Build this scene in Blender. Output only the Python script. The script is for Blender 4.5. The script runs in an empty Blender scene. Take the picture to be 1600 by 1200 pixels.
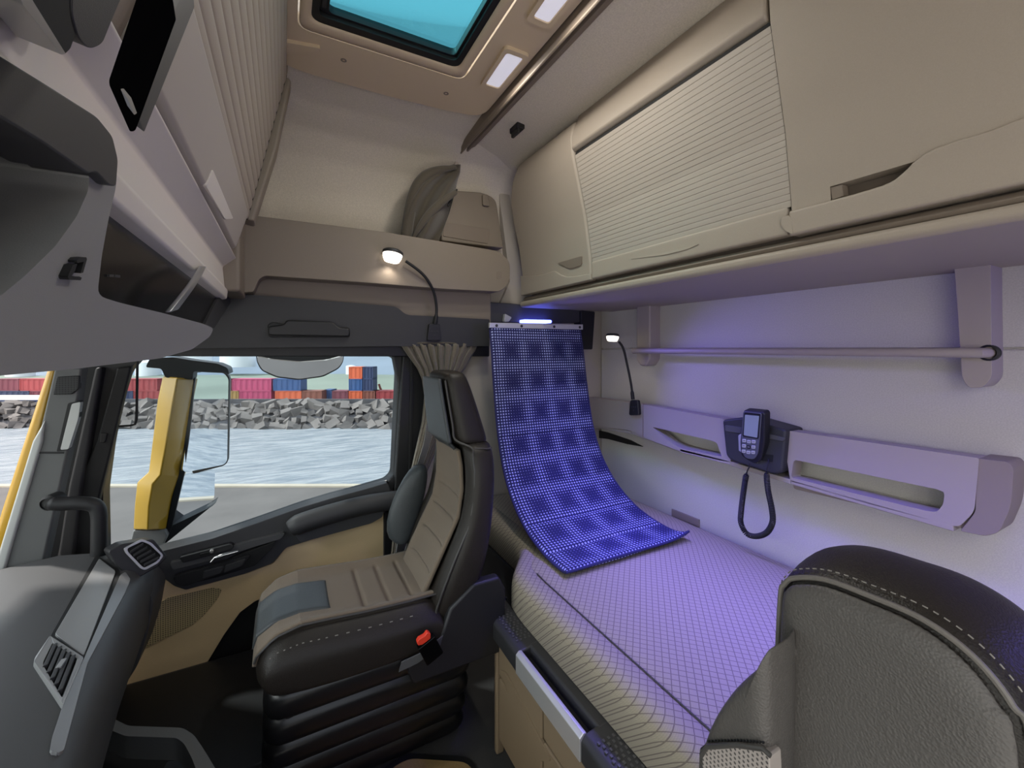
import bpy, bmesh, math, random
from mathutils import Vector, Matrix, noise
from mathutils.geometry import tessellate_polygon
random.seed(7)
SC = bpy.context.scene
COL = SC.collection
R = math.radians
# ------------------------------------------------------------------ camera model (1600 x 1200 frame)
F, CX, CY, TH, CZ = 665.0, 800.0, 545.0, R(28.2), 1.18
ST, CT = math.sin(TH), math.cos(TH)
CAM = Vector((0, 0, CZ))
def ray(px, py):
    r = (px - CX) / F; u = (CY - py) / F
    return Vector((ST + r * CT, CT - r * ST, u))
def hit(px, py, pl):
    p0, n = pl
    d = ray(px, py)
    return CAM + d * ((p0 - CAM).dot(n) / d.dot(n))
def plX(x): return (Vector((x, 0, 0)), Vector((-1, 0, 0)))
def plY(y): return (Vector((0, y, 0)), Vector((0, -1, 0)))
def plZ(z): return (Vector((0, 0, z)), Vector((0, 0, 1)))
def pl3(a, b, c):
    a, b, c = Vector(a), Vector(b), Vector(c)
    n = (b - a).cross(c - a).normalized()
    if n.dot(CAM - a) < 0: n = -n
    return (a, n)
def EX(r, d, z):            # outdoors: sideways, away, height
    return Vector((d * ST + r * CT, d * CT - r * ST, z))
# ------------------------------------------------------------------ small geometry kit
def rc(pts, rad, seg=4):    # round the corners of a closed 2D outline
    out = []; n = len(pts)
    for i in range(n):
        p0, p1, p2 = Vector(pts[i - 1]), Vector(pts[i]), Vector(pts[(i + 1) % n])
        r = rad[i] if isinstance(rad, (list, tuple)) else rad
        a = (p0 - p1); b = (p2 - p1)
        r = min(r, a.length * .45, b.length * .45)
        if r < 1e-6: out.append(tuple(p1)); continue
        s = p1 + a.normalized() * r; e = p1 + b.normalized() * r
        for k in range(seg + 1):
            t = k / seg
            q = s * (1 - t) ** 2 + p1 * 2 * t * (1 - t) + e * t * t
            out.append(tuple(q))
    return out
def spline(pts, n=8, closed=False):
    P = [Vector(p) for p in pts]; m = len(P); out = []
    for i in range(m if closed else m - 1):
        if closed: a, b, c, d = P[i - 1], P[i], P[(i + 1) % m], P[(i + 2) % m]
        else: a, b, c, d = P[max(i - 1, 0)], P[i], P[i + 1], P[min(i + 2, m - 1)]
        for k in range(n):
            t = k / n
            out.append(.5 * ((2 * b) + (c - a) * t + (2 * a - 5 * b + 4 * c - d) * t * t + (3 * b - a - 3 * c + d) * t ** 3))
    if not closed: out.append(P[-1])
    return out
def lerp(a, b, t): return a + (b - a) * t
def interp(tab, x):
    if x <= tab[0][0]: return tab[0][1]
    for (a, va), (b, vb) in zip(tab, tab[1:]):
        if x <= b: return va + (vb - va) * (x - a) / (b - a)
    return tab[-1][1]
class MB:
    def __init__(s): s.v = []; s.f = []; s.uv = {}
    def add(s, vs, fs):
        o = len(s.v); s.v += [Vector(v) for v in vs]; s.f += [tuple(i + o for i in f) for f in fs]; return s
    def plate(s, pts, pl, t, holes=(), dirv=None, is3d=False):
        """flat outline (pixels on a plane, or 3D points) given a thickness along dirv"""
        p0, n = pl
        d = (Vector(dirv) if dirv is not None else -n) * t
        loops = [pts] + list(holes)
        L3 = [[Vector(p) if is3d else hit(p[0], p[1], pl) for p in lp] for lp in loops]
        base = len(s.v); flat = [p for lp in L3 for p in lp]; N = len(flat)
        s.v += flat + [p + d for p in flat]
        if holes:
            tr = tessellate_polygon(L3)
            for t3 in tr:
                a, b, c = t3
                if (flat[b] - flat[a]).cross(flat[c] - flat[a]).dot(n) < 0: b, c = c, b
                s.f.append((base + a, base + b, base + c)); s.f.append((base + N + c, base + N + b, base + N + a))
        else:
            s.f.append(tuple(range(base, base + N))); s.f.append(tuple(range(base + 2 * N - 1, base + N - 1, -1)))
        k = base
        for lp in L3:
            m = len(lp)
            for i in range(m):
                j = (i + 1) % m
                s.f.append((k + i, k + N + i, k + N + j, k + j))
            k += m
        return s
    def box(s, lo, hi):
        x0, y0, z0 = lo; x1, y1, z1 = hi
        vs = [(x0, y0, z0), (x1, y0, z0), (x1, y1, z0), (x0, y1, z0), (x0, y0, z1), (x1, y0, z1), (x1, y1, z1), (x0, y1, z1)]
        return s.add(vs, [(0, 3, 2, 1), (4, 5, 6, 7), (0, 1, 5, 4), (1, 2, 6, 5), (2, 3, 7, 6), (3, 0, 4, 7)])
    def obox(s, c, ax, ay, az):   # centre, three half-axis vectors
        c, ax, ay, az = map(Vector, (c, ax, ay, az))
        vs = [c + ax * i + ay * j + az * k for k in (-1, 1) for j, i in ((-1, -1), (-1, 1), (1, 1), (1, -1))]
        return s.add(vs, [(0, 3, 2, 1), (4, 5, 6, 7), (0, 1, 5, 4), (1, 2, 6, 5), (2, 3, 7, 6), (3, 0, 4, 7)])
    def loft(s, rings, cap=True, closed=True):
        n = len(rings[0]); o = len(s.v)
        for r in rings: s.v += [Vector(p) for p in r]
        for i in range(len(rings) - 1):
            for j in range(n if closed else n - 1):
                k = (j + 1) % n
                s.f.append((o + i * n + j, o + i * n + k, o + (i + 1) * n + k, o + (i + 1) * n + j))
        if cap and closed:
            s.f.append(tuple(o + j for j in range(n - 1, -1, -1)))
            s.f.append(tuple(o + (len(rings) - 1) * n + j for j in range(n)))
        return s
    def tube(s, path, rad, seg=10, flat=None):
        P = [Vector(p) for p in path]; rings = []; up = Vector((0.13, .21, 1)).normalized()
        for i, p in enumerate(P):
            t = (P[min(i + 1, len(P) - 1)] - P[max(i - 1, 0)]).normalized()
            a = t.cross(up)
            if a.length < 1e-4: a = t.cross(Vector((1, 0, 0)))
            a.normalize(); b = a.cross(t).normalized(); up = b
            r = rad[i] if isinstance(rad, (list, tuple)) else rad
            rings.append([p + a * math.cos(q) * r + b * math.sin(q) * r * (flat or 1) for q in [2 * math.pi * k / seg for k in range(seg)]])
        return s.loft(rings)
    def ribbon(s, path, w, t):   # strap: path, half-width vector(s), thickness vector
        rings = []
        for i, p in enumerate(path):
            p = Vector(p); ww = Vector(w[i] if isinstance(w, list) else w); tt = Vector(t)
            rings.append([p - ww - tt, p + ww - tt, p + ww + tt, p - ww + tt])
        return s.loft(rings)
    def disc(s, c, n, prof, seg=24):   # turned shape: (radius, height along n)
        c, n = Vector(c), Vector(n).normalized()
        a = n.orthogonal().normalized(); b = n.cross(a)
        rings = [[c + n * h + (a * math.cos(q) + b * math.sin(q)) * max(r, 1e-4) for q in [2 * math.pi * k / seg for k in range(seg)]] for r, h in prof]
        return s.loft(rings)
    def grid(s, fn, nu, nv, flip=False):
        o = len(s.v)
        for j in range(nv + 1):
            for i in range(nu + 1):
                u, v = i / nu, j / nv
                s.uv[len(s.v)] = (u, v); s.v.append(Vector(fn(u, v)))
        for j in range(nv):
            for i in range(nu):
                a = o + j * (nu + 1) + i
                f = (a, a + 1, a + nu + 2, a + nu + 1)
                s.f.append(f[::-1] if flip else f)
        return s
    def build(s, name, mat, parent=None, bevel=0, seg=3, smooth=40, solid=0, sub=0, fix=True, off=-1):
        me = bpy.data.meshes.new(name)
        me.from_pydata(s.v, [], s.f)
        if s.uv:
            uvl = me.uv_layers.new(name='UVMap')
            for lp in me.loops: uvl.data[lp.index].uv = s.uv.get(lp.vertex_index, (0, 0))
        if fix:
            bm = bmesh.new(); bm.from_mesh(me)
            bmesh.ops.recalc_face_normals(bm, faces=bm.faces)
            bm.to_mesh(me); bm.free()
        me.materials.append(mat)
        for p in me.polygons: p.use_smooth = True
        if sub == 0 and bevel == 0: me.set_sharp_from_angle(angle=R(smooth))
        o = bpy.data.objects.new(name, me); COL.objects.link(o)
        if parent is not None: attach(o, parent)
        if solid:
            m = o.modifiers.new('solid', 'SOLIDIFY'); m.thickness = solid; m.offset = off
        if bevel:
            m = o.modifiers.new('round', 'BEVEL'); m.width = bevel; m.segments = seg; m.limit_method = 'ANGLE'; m.angle_limit = R(34)
            m = o.modifiers.new('normals', 'WEIGHTED_NORMAL'); m.keep_sharp = True
        if sub:
            m = o.modifiers.new('soft', 'SUBSURF'); m.levels = sub; m.render_levels = sub
        return o
def attach(o, parent):
    o.parent = parent
    base = parent.location if parent.parent is None else parent.parent.location
    o.matrix_parent_inverse = Matrix.Translation(-parent.location) if parent.parent is None and parent.type == 'EMPTY' else Matrix.Identity(4)
def thing(name, label, cat, base, group=None, kind=None):
    o = bpy.data.objects.new(name, None); COL.objects.link(o)
    o.location = Vector(base); o.empty_display_size = .05
    return tag(o, label, cat, group, kind)
def tag(o, label=None, cat=None, group=None, kind=None):
    if label: o['label'] = label
    if cat: o['category'] = cat
    if group: o['group'] = group
    if kind: o['kind'] = kind
    return o
def structure(o, label, cat): return tag(o, label, cat, None, 'structure')
# ------------------------------------------------------------------ materials
def lin(c):
    return tuple(((x / 255) / 12.92 if x / 255 <= .04045 else ((x / 255 + .055) / 1.055) ** 2.4) for x in c) + (1,)
def nodes(name):
    m = bpy.data.materials.new(name); m.use_nodes = True
    nt = m.node_tree
    return m, nt, nt.nodes['Principled BSDF']
def N(nt, t, **kw):
    n = nt.nodes.new(t)
    for k, v in kw.items(): setattr(n, k, v)
    return n
def mat(name, col, rough=.5, metal=0, bump=0, bscale=800, var=.0, vscale=30, spec=.5, emit=None, estr=0, coat=0, detail=3, sheen=0, dist=.002):
    m, nt, b = nodes(name)
    b.inputs['Base Color'].default_value = lin(col); b.inputs['Roughness'].default_value = rough
    b.inputs['Metallic'].default_value = metal; b.inputs['Specular IOR Level'].default_value = spec
    if coat: b.inputs['Coat Weight'].default_value = coat; b.inputs['Coat Roughness'].default_value = .08
    if sheen: b.inputs['Sheen Weight'].default_value = sheen
    if emit: b.inputs['Emission Color'].default_value = lin(emit); b.inputs['Emission Strength'].default_value = estr
    tc = N(nt, 'ShaderNodeTexCoord')
    if var:
        ns = N(nt, 'ShaderNodeTexNoise'); ns.inputs['Scale'].default_value = vscale; ns.inputs['Detail'].default_value = 6
        nt.links.new(tc.outputs['Object'], ns.inputs['Vector'])
        rp = N(nt, 'ShaderNodeValToRGB'); c = lin(col)
        rp.color_ramp.elements[0].position = .3; rp.color_ramp.elements[1].position = .7
        rp.color_ramp.elements[0].color = tuple(x * (1 - var) for x in c[:3]) + (1,)
        rp.color_ramp.elements[1].color = tuple(min(1, x * (1 + var)) for x in c[:3]) + (1,)
        nt.links.new(ns.outputs['Fac'], rp.inputs['Fac']); nt.links.new(rp.outputs['Color'], b.inputs['Base Color'])
    if bump:
        nb = N(nt, 'ShaderNodeTexNoise'); nb.inputs['Scale'].default_value = bscale; nb.inputs['Detail'].default_value = detail
        nt.links.new(tc.outputs['Object'], nb.inputs['Vector'])
        bp = N(nt, 'ShaderNodeBump'); bp.inputs['Strength'].default_value = bump; bp.inputs['Distance'].default_value = dist
        nt.links.new(nb.outputs['Fac'], bp.inputs['Height']); nt.links.new(bp.outputs['Normal'], b.inputs['Normal'])
    return m
def math_node(nt, op, a, b=None, c=None):
    n = N(nt, 'ShaderNodeMath', operation=op)
    for i, x in enumerate((a, b, c)):
        if x is None: continue
        if isinstance(x, (int, float)): n.inputs[i].default_value = x
        else: nt.links.new(x, n.inputs[i])
    return n.outputs[0]
def mixcol(nt, fac, a, b):
    n = N(nt, 'ShaderNodeMix', data_type='RGBA')
    if isinstance(fac, (int, float)): n.inputs[0].default_value = fac
    else: nt.links.new(fac, n.inputs[0])
    for i, x in ((6, a), (7, b)):
        if isinstance(x, tuple): n.inputs[i].default_value = x
        else: nt.links.new(x, n.inputs[i])
    return n.outputs[2]
def glass(name, tint, gl=.08):
    m, nt, b = nodes(name); nt.nodes.remove(b)
    t = N(nt, 'ShaderNodeBsdfTransparent'); t.inputs[0].default_value = lin(tint)
    g = N(nt, 'ShaderNodeBsdfGlossy'); g.inputs['Roughness'].default_value = .02
    fr = N(nt, 'ShaderNodeFresnel'); fr.inputs[0].default_value = 1.25
    mx = N(nt, 'ShaderNodeMixShader')
    nt.links.new(math_node(nt, 'MULTIPLY', fr.outputs[0], .5), mx.inputs[0]); nt.links.new(t.outputs[0], mx.inputs[1]); nt.links.new(g.outputs[0], mx.inputs[2])
    nt.links.new(mx.outputs[0], nt.nodes['Material Output'].inputs[0])
    return m
def leather(name, col, rough=.42, bump=.25, scale=520):
    m, nt, b = nodes(name)
    b.inputs['Base Color'].default_value = lin(col); b.inputs['Roughness'].default_value = rough; b.inputs['Specular IOR Level'].default_value = .3
    tc = N(nt, 'ShaderNodeTexCoord')
    vo = N(nt, 'ShaderNodeTexVoronoi'); vo.inputs['Scale'].default_value = scale
    no = N(nt, 'ShaderNodeTexNoise'); no.inputs['Scale'].default_value = scale * .25; no.inputs['Detail'].default_value = 5
    nt.links.new(tc.outputs['Object'], vo.inputs['Vector']); nt.links.new(tc.outputs['Object'], no.inputs['Vector'])
    h = math_node(nt, 'ADD', vo.outputs['Distance'], no.outputs['Fac'])
    bp = N(nt, 'ShaderNodeBump'); bp.inputs['Strength'].default_value = bump; bp.inputs['Distance'].default_value = .0015
    nt.links.new(h, bp.inputs['Height']); nt.links.new(bp.outputs['Normal'], b.inputs['Normal'])
    return m
def grid_dots(name, col, dot, pitch, size, axes=('X', 'Z'), rough=.6, bump=.4):
    """perforated or knitted surface: small dots on a square grid"""
    m, nt, b = nodes(name); b.inputs['Roughness'].default_value = rough
    tc = N(nt, 'ShaderNodeTexCoord'); sp = N(nt, 'ShaderNodeSeparateXYZ'); nt.links.new(tc.outputs['Object'], sp.inputs[0])
    ds = []
    for a in axes:
        fr = math_node(nt, 'FRACT', math_node(nt, 'MULTIPLY', sp.outputs[a], 1 / pitch))
        ds.append(math_node(nt, 'POWER', math_node(nt, 'SUBTRACT', fr, .5), 2))
    d = math_node(nt, 'SQRT', math_node(nt, 'ADD', ds[0], ds[1]))
    f = math_node(nt, 'LESS_THAN', d, size)
    nt.links.new(mixcol(nt, f, lin(col), lin(dot)), b.inputs['Base Color'])
    return m
def stripes(nt, coord, pitch, width):
    fr = math_node(nt, 'FRACT', math_node(nt, 'MULTIPLY', coord, 1 / pitch))
    return math_node(nt, 'LESS_THAN', fr, width)

M = {}
M['headliner'] = mat('headliner_fabric', (210, 201, 187), .95, bump=.3, bscale=900, var=.10, vscale=260, sheen=.2)
M['wall_fabric'] = mat('grey_wall_fabric', (190, 186, 180), .92, bump=.35, bscale=700, var=.08, vscale=300, sheen=.2)
M['locker'] = mat('locker_beige_moulding', (156, 145, 132), .55, bump=.15, bscale=1400, var=.03, vscale=500)
M['shutter'] = mat('shutter_beige_plastic', (166, 157, 146), .55, bump=.1, bscale=1400)
M['beige'] = mat('beige_moulding', (126, 115, 102), .55, bump=.15, bscale=1400, var=.03, vscale=500)
M['roof_panel'] = mat('roof_panel_plastic', (212, 193, 164), .6, bump=.15, bscale=1400)
M['beige_dark'] = mat('taupe_moulding', (122, 110, 98), .6, bump=.15, bscale=1400)
M['fascia'] = mat('pale_fascia_moulding', (216, 209, 199), .5, bump=.1, bscale=1400)
M['cream'] = mat('pale_moulding', (172, 164, 154), .6, bump=.1, bscale=1400)
M['shelf'] = mat('greige_shelf_plastic', (158, 148, 142), .5, bump=.12, bscale=1500)
M['shelf_end'] = mat('taupe_shelf_end', (132, 120, 112), .55, bump=.12, bscale=1500)
M['door_beige'] = mat('door_beige_plastic', (226, 198, 152), .6, bump=.12, bscale=1300, var=.03, vscale=400)
M['matt_black'] = mat('matt_black_plastic', (10, 10, 11), 1, spec=.0)
M['black'] = mat('black_plastic', (26, 26, 28), .5, bump=.1, bscale=1500)
M['door_dark'] = mat('door_charcoal_plastic', (60, 60, 62), .5, bump=.1, bscale=1300)
M['black_soft'] = mat('charcoal_plastic', (46, 46, 48), .55, bump=.15, bscale=1200)
M['black_gloss'] = mat('piano_black', (6, 6, 7), .2, spec=.2)
M['void'] = mat('dark_recess', (9, 9, 10), .8)
M['rubber'] = mat('rubber_seal', (16, 16, 17), .6)
M['bellows'] = mat('bellows_rubber', (22, 22, 23), .32)
M['dash'] = mat('dash_grey_plastic', (72, 72, 73), .55, bump=.1, bscale=1400)
M['dash_panel'] = mat('silver_grey_panel', (146, 146, 146), .38, metal=.3, bump=.05, bscale=1600)
M['console'] = mat('console_grey_plastic', (132, 132, 131), .6, bump=.1, bscale=1400)
M['console_dark'] = mat('console_dark_plastic', (50, 50, 51), .55, bump=.06, bscale=1500)
M['pillar_grey'] = mat('pillar_grey_plastic', (98, 99, 98), .6, bump=.15, bscale=1100)
M['silver'] = mat('satin_silver', (176, 176, 176), .35, metal=.7)
M['chrome'] = mat('bright_chrome', (215, 215, 215), .18, metal=1)
M['alu'] = mat('brushed_aluminium', (214, 214, 212), .35, metal=.6, bump=.05, bscale=500)
M['pale_lens'] = mat('pale_lens', (190, 192, 188), .4)
M['leather'] = leather('anthracite_leather', (38, 34, 30))
M['leather_near'] = leather('warm_grey_leather', (80, 77, 74), .45, .35, 420)
M['piping_near'] = leather('warm_grey_piping', (104, 100, 95), .45, .1)
M['leather_dark'] = leather('dark_slate_leather', (68, 72, 74), .36)
M['seat_cloth'] = mat('brown_velour', (114, 101, 86), .9, bump=.4, bscale=1200, var=.08, vscale=500, sheen=.12)
M['piping'] = mat('grey_piping', (60, 58, 56), .5)
M['thread'] = mat('pale_thread', (128, 124, 118), .7)
M['red'] = mat('red_button', (225, 62, 38), .4)
M['belt'] = mat('grey_webbing', (116, 116, 114), .8, bump=.4, bscale=1500)
M['curtain'] = mat('taupe_curtain', (110, 102, 88), .9, bump=.2, bscale=900, var=.06, vscale=200, sheen=.3)
M['curtain_dark'] = mat('dark_taupe_curtain', (80, 73, 62), .9, bump=.2, bscale=900, var=.06, vscale=200, sheen=.3)
M['drawer'] = mat('tan_drawer_plastic', (140, 122, 98), .55, bump=.12, bscale=1300)
M['mat_tan'] = mat('tan_carpet', (150, 124, 80), .98, bump=.6, bscale=700, var=.2, vscale=700)
M['carpet'] = mat('charcoal_carpet', (62, 61, 60), .95, bump=.5, bscale=600, var=.2, vscale=500)
M['phone_face'] = mat('phone_face_grey', (104, 106, 110), .35, metal=.3)
M['phone_grey'] = mat('phone_silver', (186, 186, 188), .35, metal=.3)
M['screen'] = mat('phone_screen', (150, 160, 162), .15)
M['button'] = mat('phone_button', (188, 188, 190), .4)
M['yellow'] = mat('mustard_paint', (200, 158, 48), .28, coat=.6)
M['mirror'] = mat('mirror_glass', (238, 242, 246), .01, metal=1)
M['asphalt'] = mat('quay_asphalt', (100, 96, 94), .9, var=.12, vscale=1.5, bump=.2, bscale=30)
M['concrete'] = mat('breakwater_concrete', (116, 111, 108), .95, var=.16, vscale=.5)
M['rubble'] = mat('dark_rubble', (86, 86, 90), 1, var=.2, vscale=.6)
M['white'] = mat('white_paint', (236, 236, 236), .5)
M['hull'] = mat('navy_hull_paint', (36, 58, 104), .4)
M['grille'] = grid_dots('speaker_mesh_beige', (188, 168, 126), (96, 82, 60), .0065, .3)
M['grille_dark'] = grid_dots('speaker_mesh_black', (44, 44, 45), (12, 12, 12), .006, .3)
M['perforated'] = grid_dots('perforated_cloth', (150, 142, 136), (70, 66, 64), .0048, .28, ('Y', 'Z'))
M['glass'] = glass('clear_glass', (238, 244, 246))
M['hatch_glass'] = glass('turquoise_glass', (176, 240, 246))
# mattress cover: fine diagonal check
def mattress_mat():
    m, nt, b = nodes('checked_mattress_cover'); b.inputs['Roughness'].default_value = .9
    tc = N(nt, 'ShaderNodeTexCoord'); sp = N(nt, 'ShaderNodeSeparateXYZ'); nt.links.new(tc.outputs['Object'], sp.inputs[0])
    zz = math_node(nt, 'MULTIPLY', sp.outputs['Z'], 1.0)
    u = math_node(nt, 'ADD', math_node(nt, 'ADD', sp.outputs['X'], sp.outputs['Y']), zz); v = math_node(nt, 'SUBTRACT', math_node(nt, 'SUBTRACT', sp.outputs['X'], sp.outputs['Y']), zz)
    f = math_node(nt, 'MAXIMUM', stripes(nt, u, .0215, .13), stripes(nt, v, .0215, .13))
    fine = math_node(nt, 'MAXIMUM', stripes(nt, u, .0043, .3), stripes(nt, v, .0043, .3))
    c1 = mixcol(nt, math_node(nt, 'MULTIPLY', fine, .35), lin((156, 147, 130)), lin((125, 117, 103)))
    nt.links.new(mixcol(nt, f, c1, lin((112, 102, 94))), b.inputs['Base Color'])
    bp = N(nt, 'ShaderNodeBump'); bp.inputs['Strength'].default_value = .35; bp.inputs['Distance'].default_value = .002; bp.invert = True
    nt.links.new(f, bp.inputs['Height']); nt.links.new(bp.outputs['Normal'], b.inputs['Normal'])
    return m
M['mattress'] = mattress_mat()
# dotted blue upholstery on UVs; dots swell and shrink in a soft plaid
def dotted_mat():
    m, nt, b = nodes('dotted_blue_upholstery'); b.inputs['Roughness'].default_value = .8
    tc = N(nt, 'ShaderNodeTexCoord'); sp = N(nt, 'ShaderNodeSeparateXYZ'); nt.links.new(tc.outputs['UV'], sp.inputs[0])
    U, V = 40.0, 92.0
    u = math_node(nt, 'MULTIPLY', sp.outputs['X'], U); v = math_node(nt, 'MULTIPLY', sp.outputs['Y'], V)
    du = math_node(nt, 'POWER', math_node(nt, 'SUBTRACT', math_node(nt, 'FRACT', u), .5), 2)
    dv = math_node(nt, 'POWER', math_node(nt, 'SUBTRACT', math_node(nt, 'FRACT', v), .5), 2)
    d = math_node(nt, 'SQRT', math_node(nt, 'ADD', du, dv))
    wu = math_node(nt, 'SINE', math_node(nt, 'MULTIPLY', u, 2 * math.pi / 10)); wv = math_node(nt, 'SINE', math_node(nt, 'MULTIPLY', v, 2 * math.pi / 11))
    w = math_node(nt, 'MAXIMUM', wu, wv)
    rad = math_node(nt, 'MULTIPLY_ADD', w, (.12), .185)
    f = math_node(nt, 'LESS_THAN', d, rad)
    nt.links.new(mixcol(nt, f, lin((16, 18, 76)), lin((160, 166, 214))), b.inputs['Base Color'])
    return m
M['dotted'] = dotted_mat()
M['dotted_edge'] = mat('navy_binding', (34, 34, 84), .8)
SKY, SUN, BL_SPOT, BL_STRIP, EXPO = .32, 4.2, 14.0, 9.5, 0.03
# ================================================================== SETTING
XR, YD = 1.47, 1.80          # rear wall, passenger side
ZC = CZ + .84
# floor with raised tunnel edge
o = MB().box((-1.0, -.5, -.08), (XR + .05, 1.86, 0)).build('floor', M['carpet']); structure(o, 'charcoal carpeted cab floor', 'floor')
# rear wall: two padded panels with a joint at eye height
w = MB()
w.box((XR, -.6, 1.183), (XR + .06, 1.75, 2.1)); w.box((XR, -.6, 0), (XR + .06, 1.75, 1.178)); w.box((XR + .01, -.6, 1.17), (XR + .05, 1.75, 1.19))
o = w.build('wall_rear', M['wall_fabric'], bevel=.004); structure(o, 'grey fabric rear wall of the sleeper cab', 'wall')
# driver side wall beside the bunk (out of view)
o = MB().box((.62, -.66, 0), (XR + .06, -.6, 2.1)).build('wall_left', M['wall_fabric']); structure(o, 'grey side wall at the near end of the bunk', 'wall')
# passenger side wall: lower beige panel behind the pillar, upper padded fabric curving into the roof
w = MB()
w.box((.50, 1.76, 0), (XR + .06, 1.84, 1.60))
o = w.build('wall_right_lower', M['cream']); structure(o, 'pale side wall panel behind the passenger seat', 'wall')
def sidewall(u, v):
    x = lerp(-.62, XR, u)
    prof = [(1.785, 1.50), (1.78, 1.66), (1.77, 1.79), (1.74, 1.90), (1.68, 1.97), (1.58, 2.015), (1.40, 2.03)]
    s = v * (len(prof) - 1); i = min(int(s), len(prof) - 2); t = s - i
    y = lerp(prof[i][0], prof[i + 1][0], t); z = lerp(prof[i][1], prof[i + 1][1], t)
    # shallow pressed recess in the padded panel
    d = min(1, max(0, min((x + .06) / .03, (.56 - x) / .06, (v - .02) / .05, (.80 - v) / .1)))
    return (x, y + .014 * d, z - .003 * d)
o = MB().grid(sidewall, 90, 40).build('wall_right_upper', M['headliner'], solid=.03, off=1, smooth=60); structure(o, 'grey brown padded side wall above the shelf, curving into the roof', 'wall')
# roof: flat part and the rear part sloping down to the rear lockers
w = MB()
w.box((-.9, -.6, 2.034), (-.02, 1.45, 2.10)); w.box((.50, -.6, 2.034), (.66, 1.45, 2.10))
w.box((-.02, 1.24, 2.034), (.50, 1.45, 2.10)); w.box((-.02, -.6, 2.034), (.50, .36, 2.10))
w.box((-.9, 1.42, 2.062), (1.52, 1.9, 2.12))
prof = [(.64, 2.02), (.80, 1.995), (.92, 1.968), (1.10, 1.95), (XR + .06, 1.94), (XR + .06, 2.12), (.64, 2.12)]
w.loft([[(x, y, z) for x, z in prof] for y in (-.6, 1.80)])
o = w.build('ceiling', M['headliner'], smooth=30); structure(o, 'grey brown fabric headliner', 'ceiling')
# front bulkhead over the windscreen (hidden behind the lockers)
o = MB().box((-.95, -.6, 1.36), (-.62, 1.84, 2.1)).build('wall_front', M['beige_dark']); structure(o, 'front bulkhead above the windscreen', 'wall')
# ---------------- roof hatch panel, hatch, screws
pan = [(-.13, .25), (-.13, 1.37), (.05, 1.425), (.30, 1.428), (.50, 1.418), (.628, 1.40), (.628, .25)]
pan = rc(pan, [0, .05, .05, .05, .06, .11, 0], 6)
hole = rc([(.03, .40), (.03, 1.235), (.49, 1.235), (.49, .40)], .035, 5)
HZ = ZC - .008
def P3(l, z): return [(x, y, z) for x, y in l]
root = thing('roof_hatch_panel', 'beige moulded ceiling panel framing the roof hatch', 'ceiling panel', (.3, .9, HZ))
mb = MB().plate(P3(pan, HZ), (Vector((0, 0, HZ)), Vector((0, 0, -1))), .03, holes=[P3(hole, HZ)], dirv=(0, 0, 1), is3d=True)
mb.build('panel', M['roof_panel'], root, bevel=.012, seg=4)
for px, py in ((537, 94), (697, 146)):
    p = hit(px, py, plZ(HZ)); MB().disc(p, (0, 0, -1), [(.0085, -.002), (.0085, .001), (.004, .0012), (.004, -.001)], 14).build('screw', M['beige'], root)
# small spur at the front edge of the panel
MB().plate(rc([(445, 66), (500, 76), (500, 84), (446, 84)], 3), plZ(HZ - .01), .02, dirv=(0, 0, 1)).build('spur', M['roof_panel'], root, bevel=.003)
# step: inner collar rising to the frame
root = thing('roof_hatch', 'black framed roof hatch with a turquoise tinted pane', 'roof hatch', (.26, .8, 2.05), kind='structure')
ring = lambda x0, y0, x1, y1, z, r=.03: [(x, y, z) for x, y in rc([(x0, y0), (x0, y1), (x1, y1), (x1, y0)], r, 5)]
mb = MB(); mb.loft([ring(.034, .404, .486, 1.231, HZ + .002), ring(.05, .42, .472, 1.212, HZ + .010), ring(.06, .43, .462, 1.203, HZ + .012)], cap=False)
mb.build('collar', M['roof_panel'], root, solid=.004, smooth=50)
mb = MB(); n_ = Vector((0, 0, -1))
mb.plate(ring(.058, .428, .464, 1.206, HZ + .010), (Vector((0, 0, 0)), n_), .02, holes=[ring(.078, .448, .445, 1.178, HZ + .010, .02)], dirv=(0, 0, 1), is3d=True)
mb.build('frame', M['rubber'], root, bevel=.004)
mb = MB(); mb.plate(ring(.078, .448, .445, 1.178, HZ + .020, .02), (Vector((0, 0, 0)), n_), .02, holes=[ring(.10, .46, .438, 1.170, HZ + .020, .015)], dirv=(0, 0, 1), is3d=True)
mb.build('inner_frame', M['black'], root, bevel=.003)
MB().box((.082, .455, HZ + .012), (.092, 1.15, HZ + .024)).build('slide_rail', M['black_soft'], root, bevel=.002)
MB().box((.09, .455, HZ + .032), (.445, 1.178, HZ + .038)).build('window_pane', M['hatch_glass'], root)
# ---------------- curtain rail along the roof
root = thing('curtain_rail', 'long moulded curtain rail running across the ceiling', 'curtain rail', (.65, .6, 2.0))
prof = [(.632, 2.03), (.634, 1.998), (.640, 1.990), (.648, 1.990), (.652, 1.998), (.658, 2.0), (.662, 1.992), (.670, 1.992), (.676, 2.0), (.688, 2.005), (.69, 2.03)]
MB().loft([[(x, y, z) for x, z in prof] for y in (-.4, .3, 1.0, 1.70)]).build('rail', M['beige_dark'], root, smooth=25)
MB().tube([(.644, -.4, 1.9885), (.644, 1.70, 1.9885)], .0045, 8).build('bead', M['beige'], root)
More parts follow.
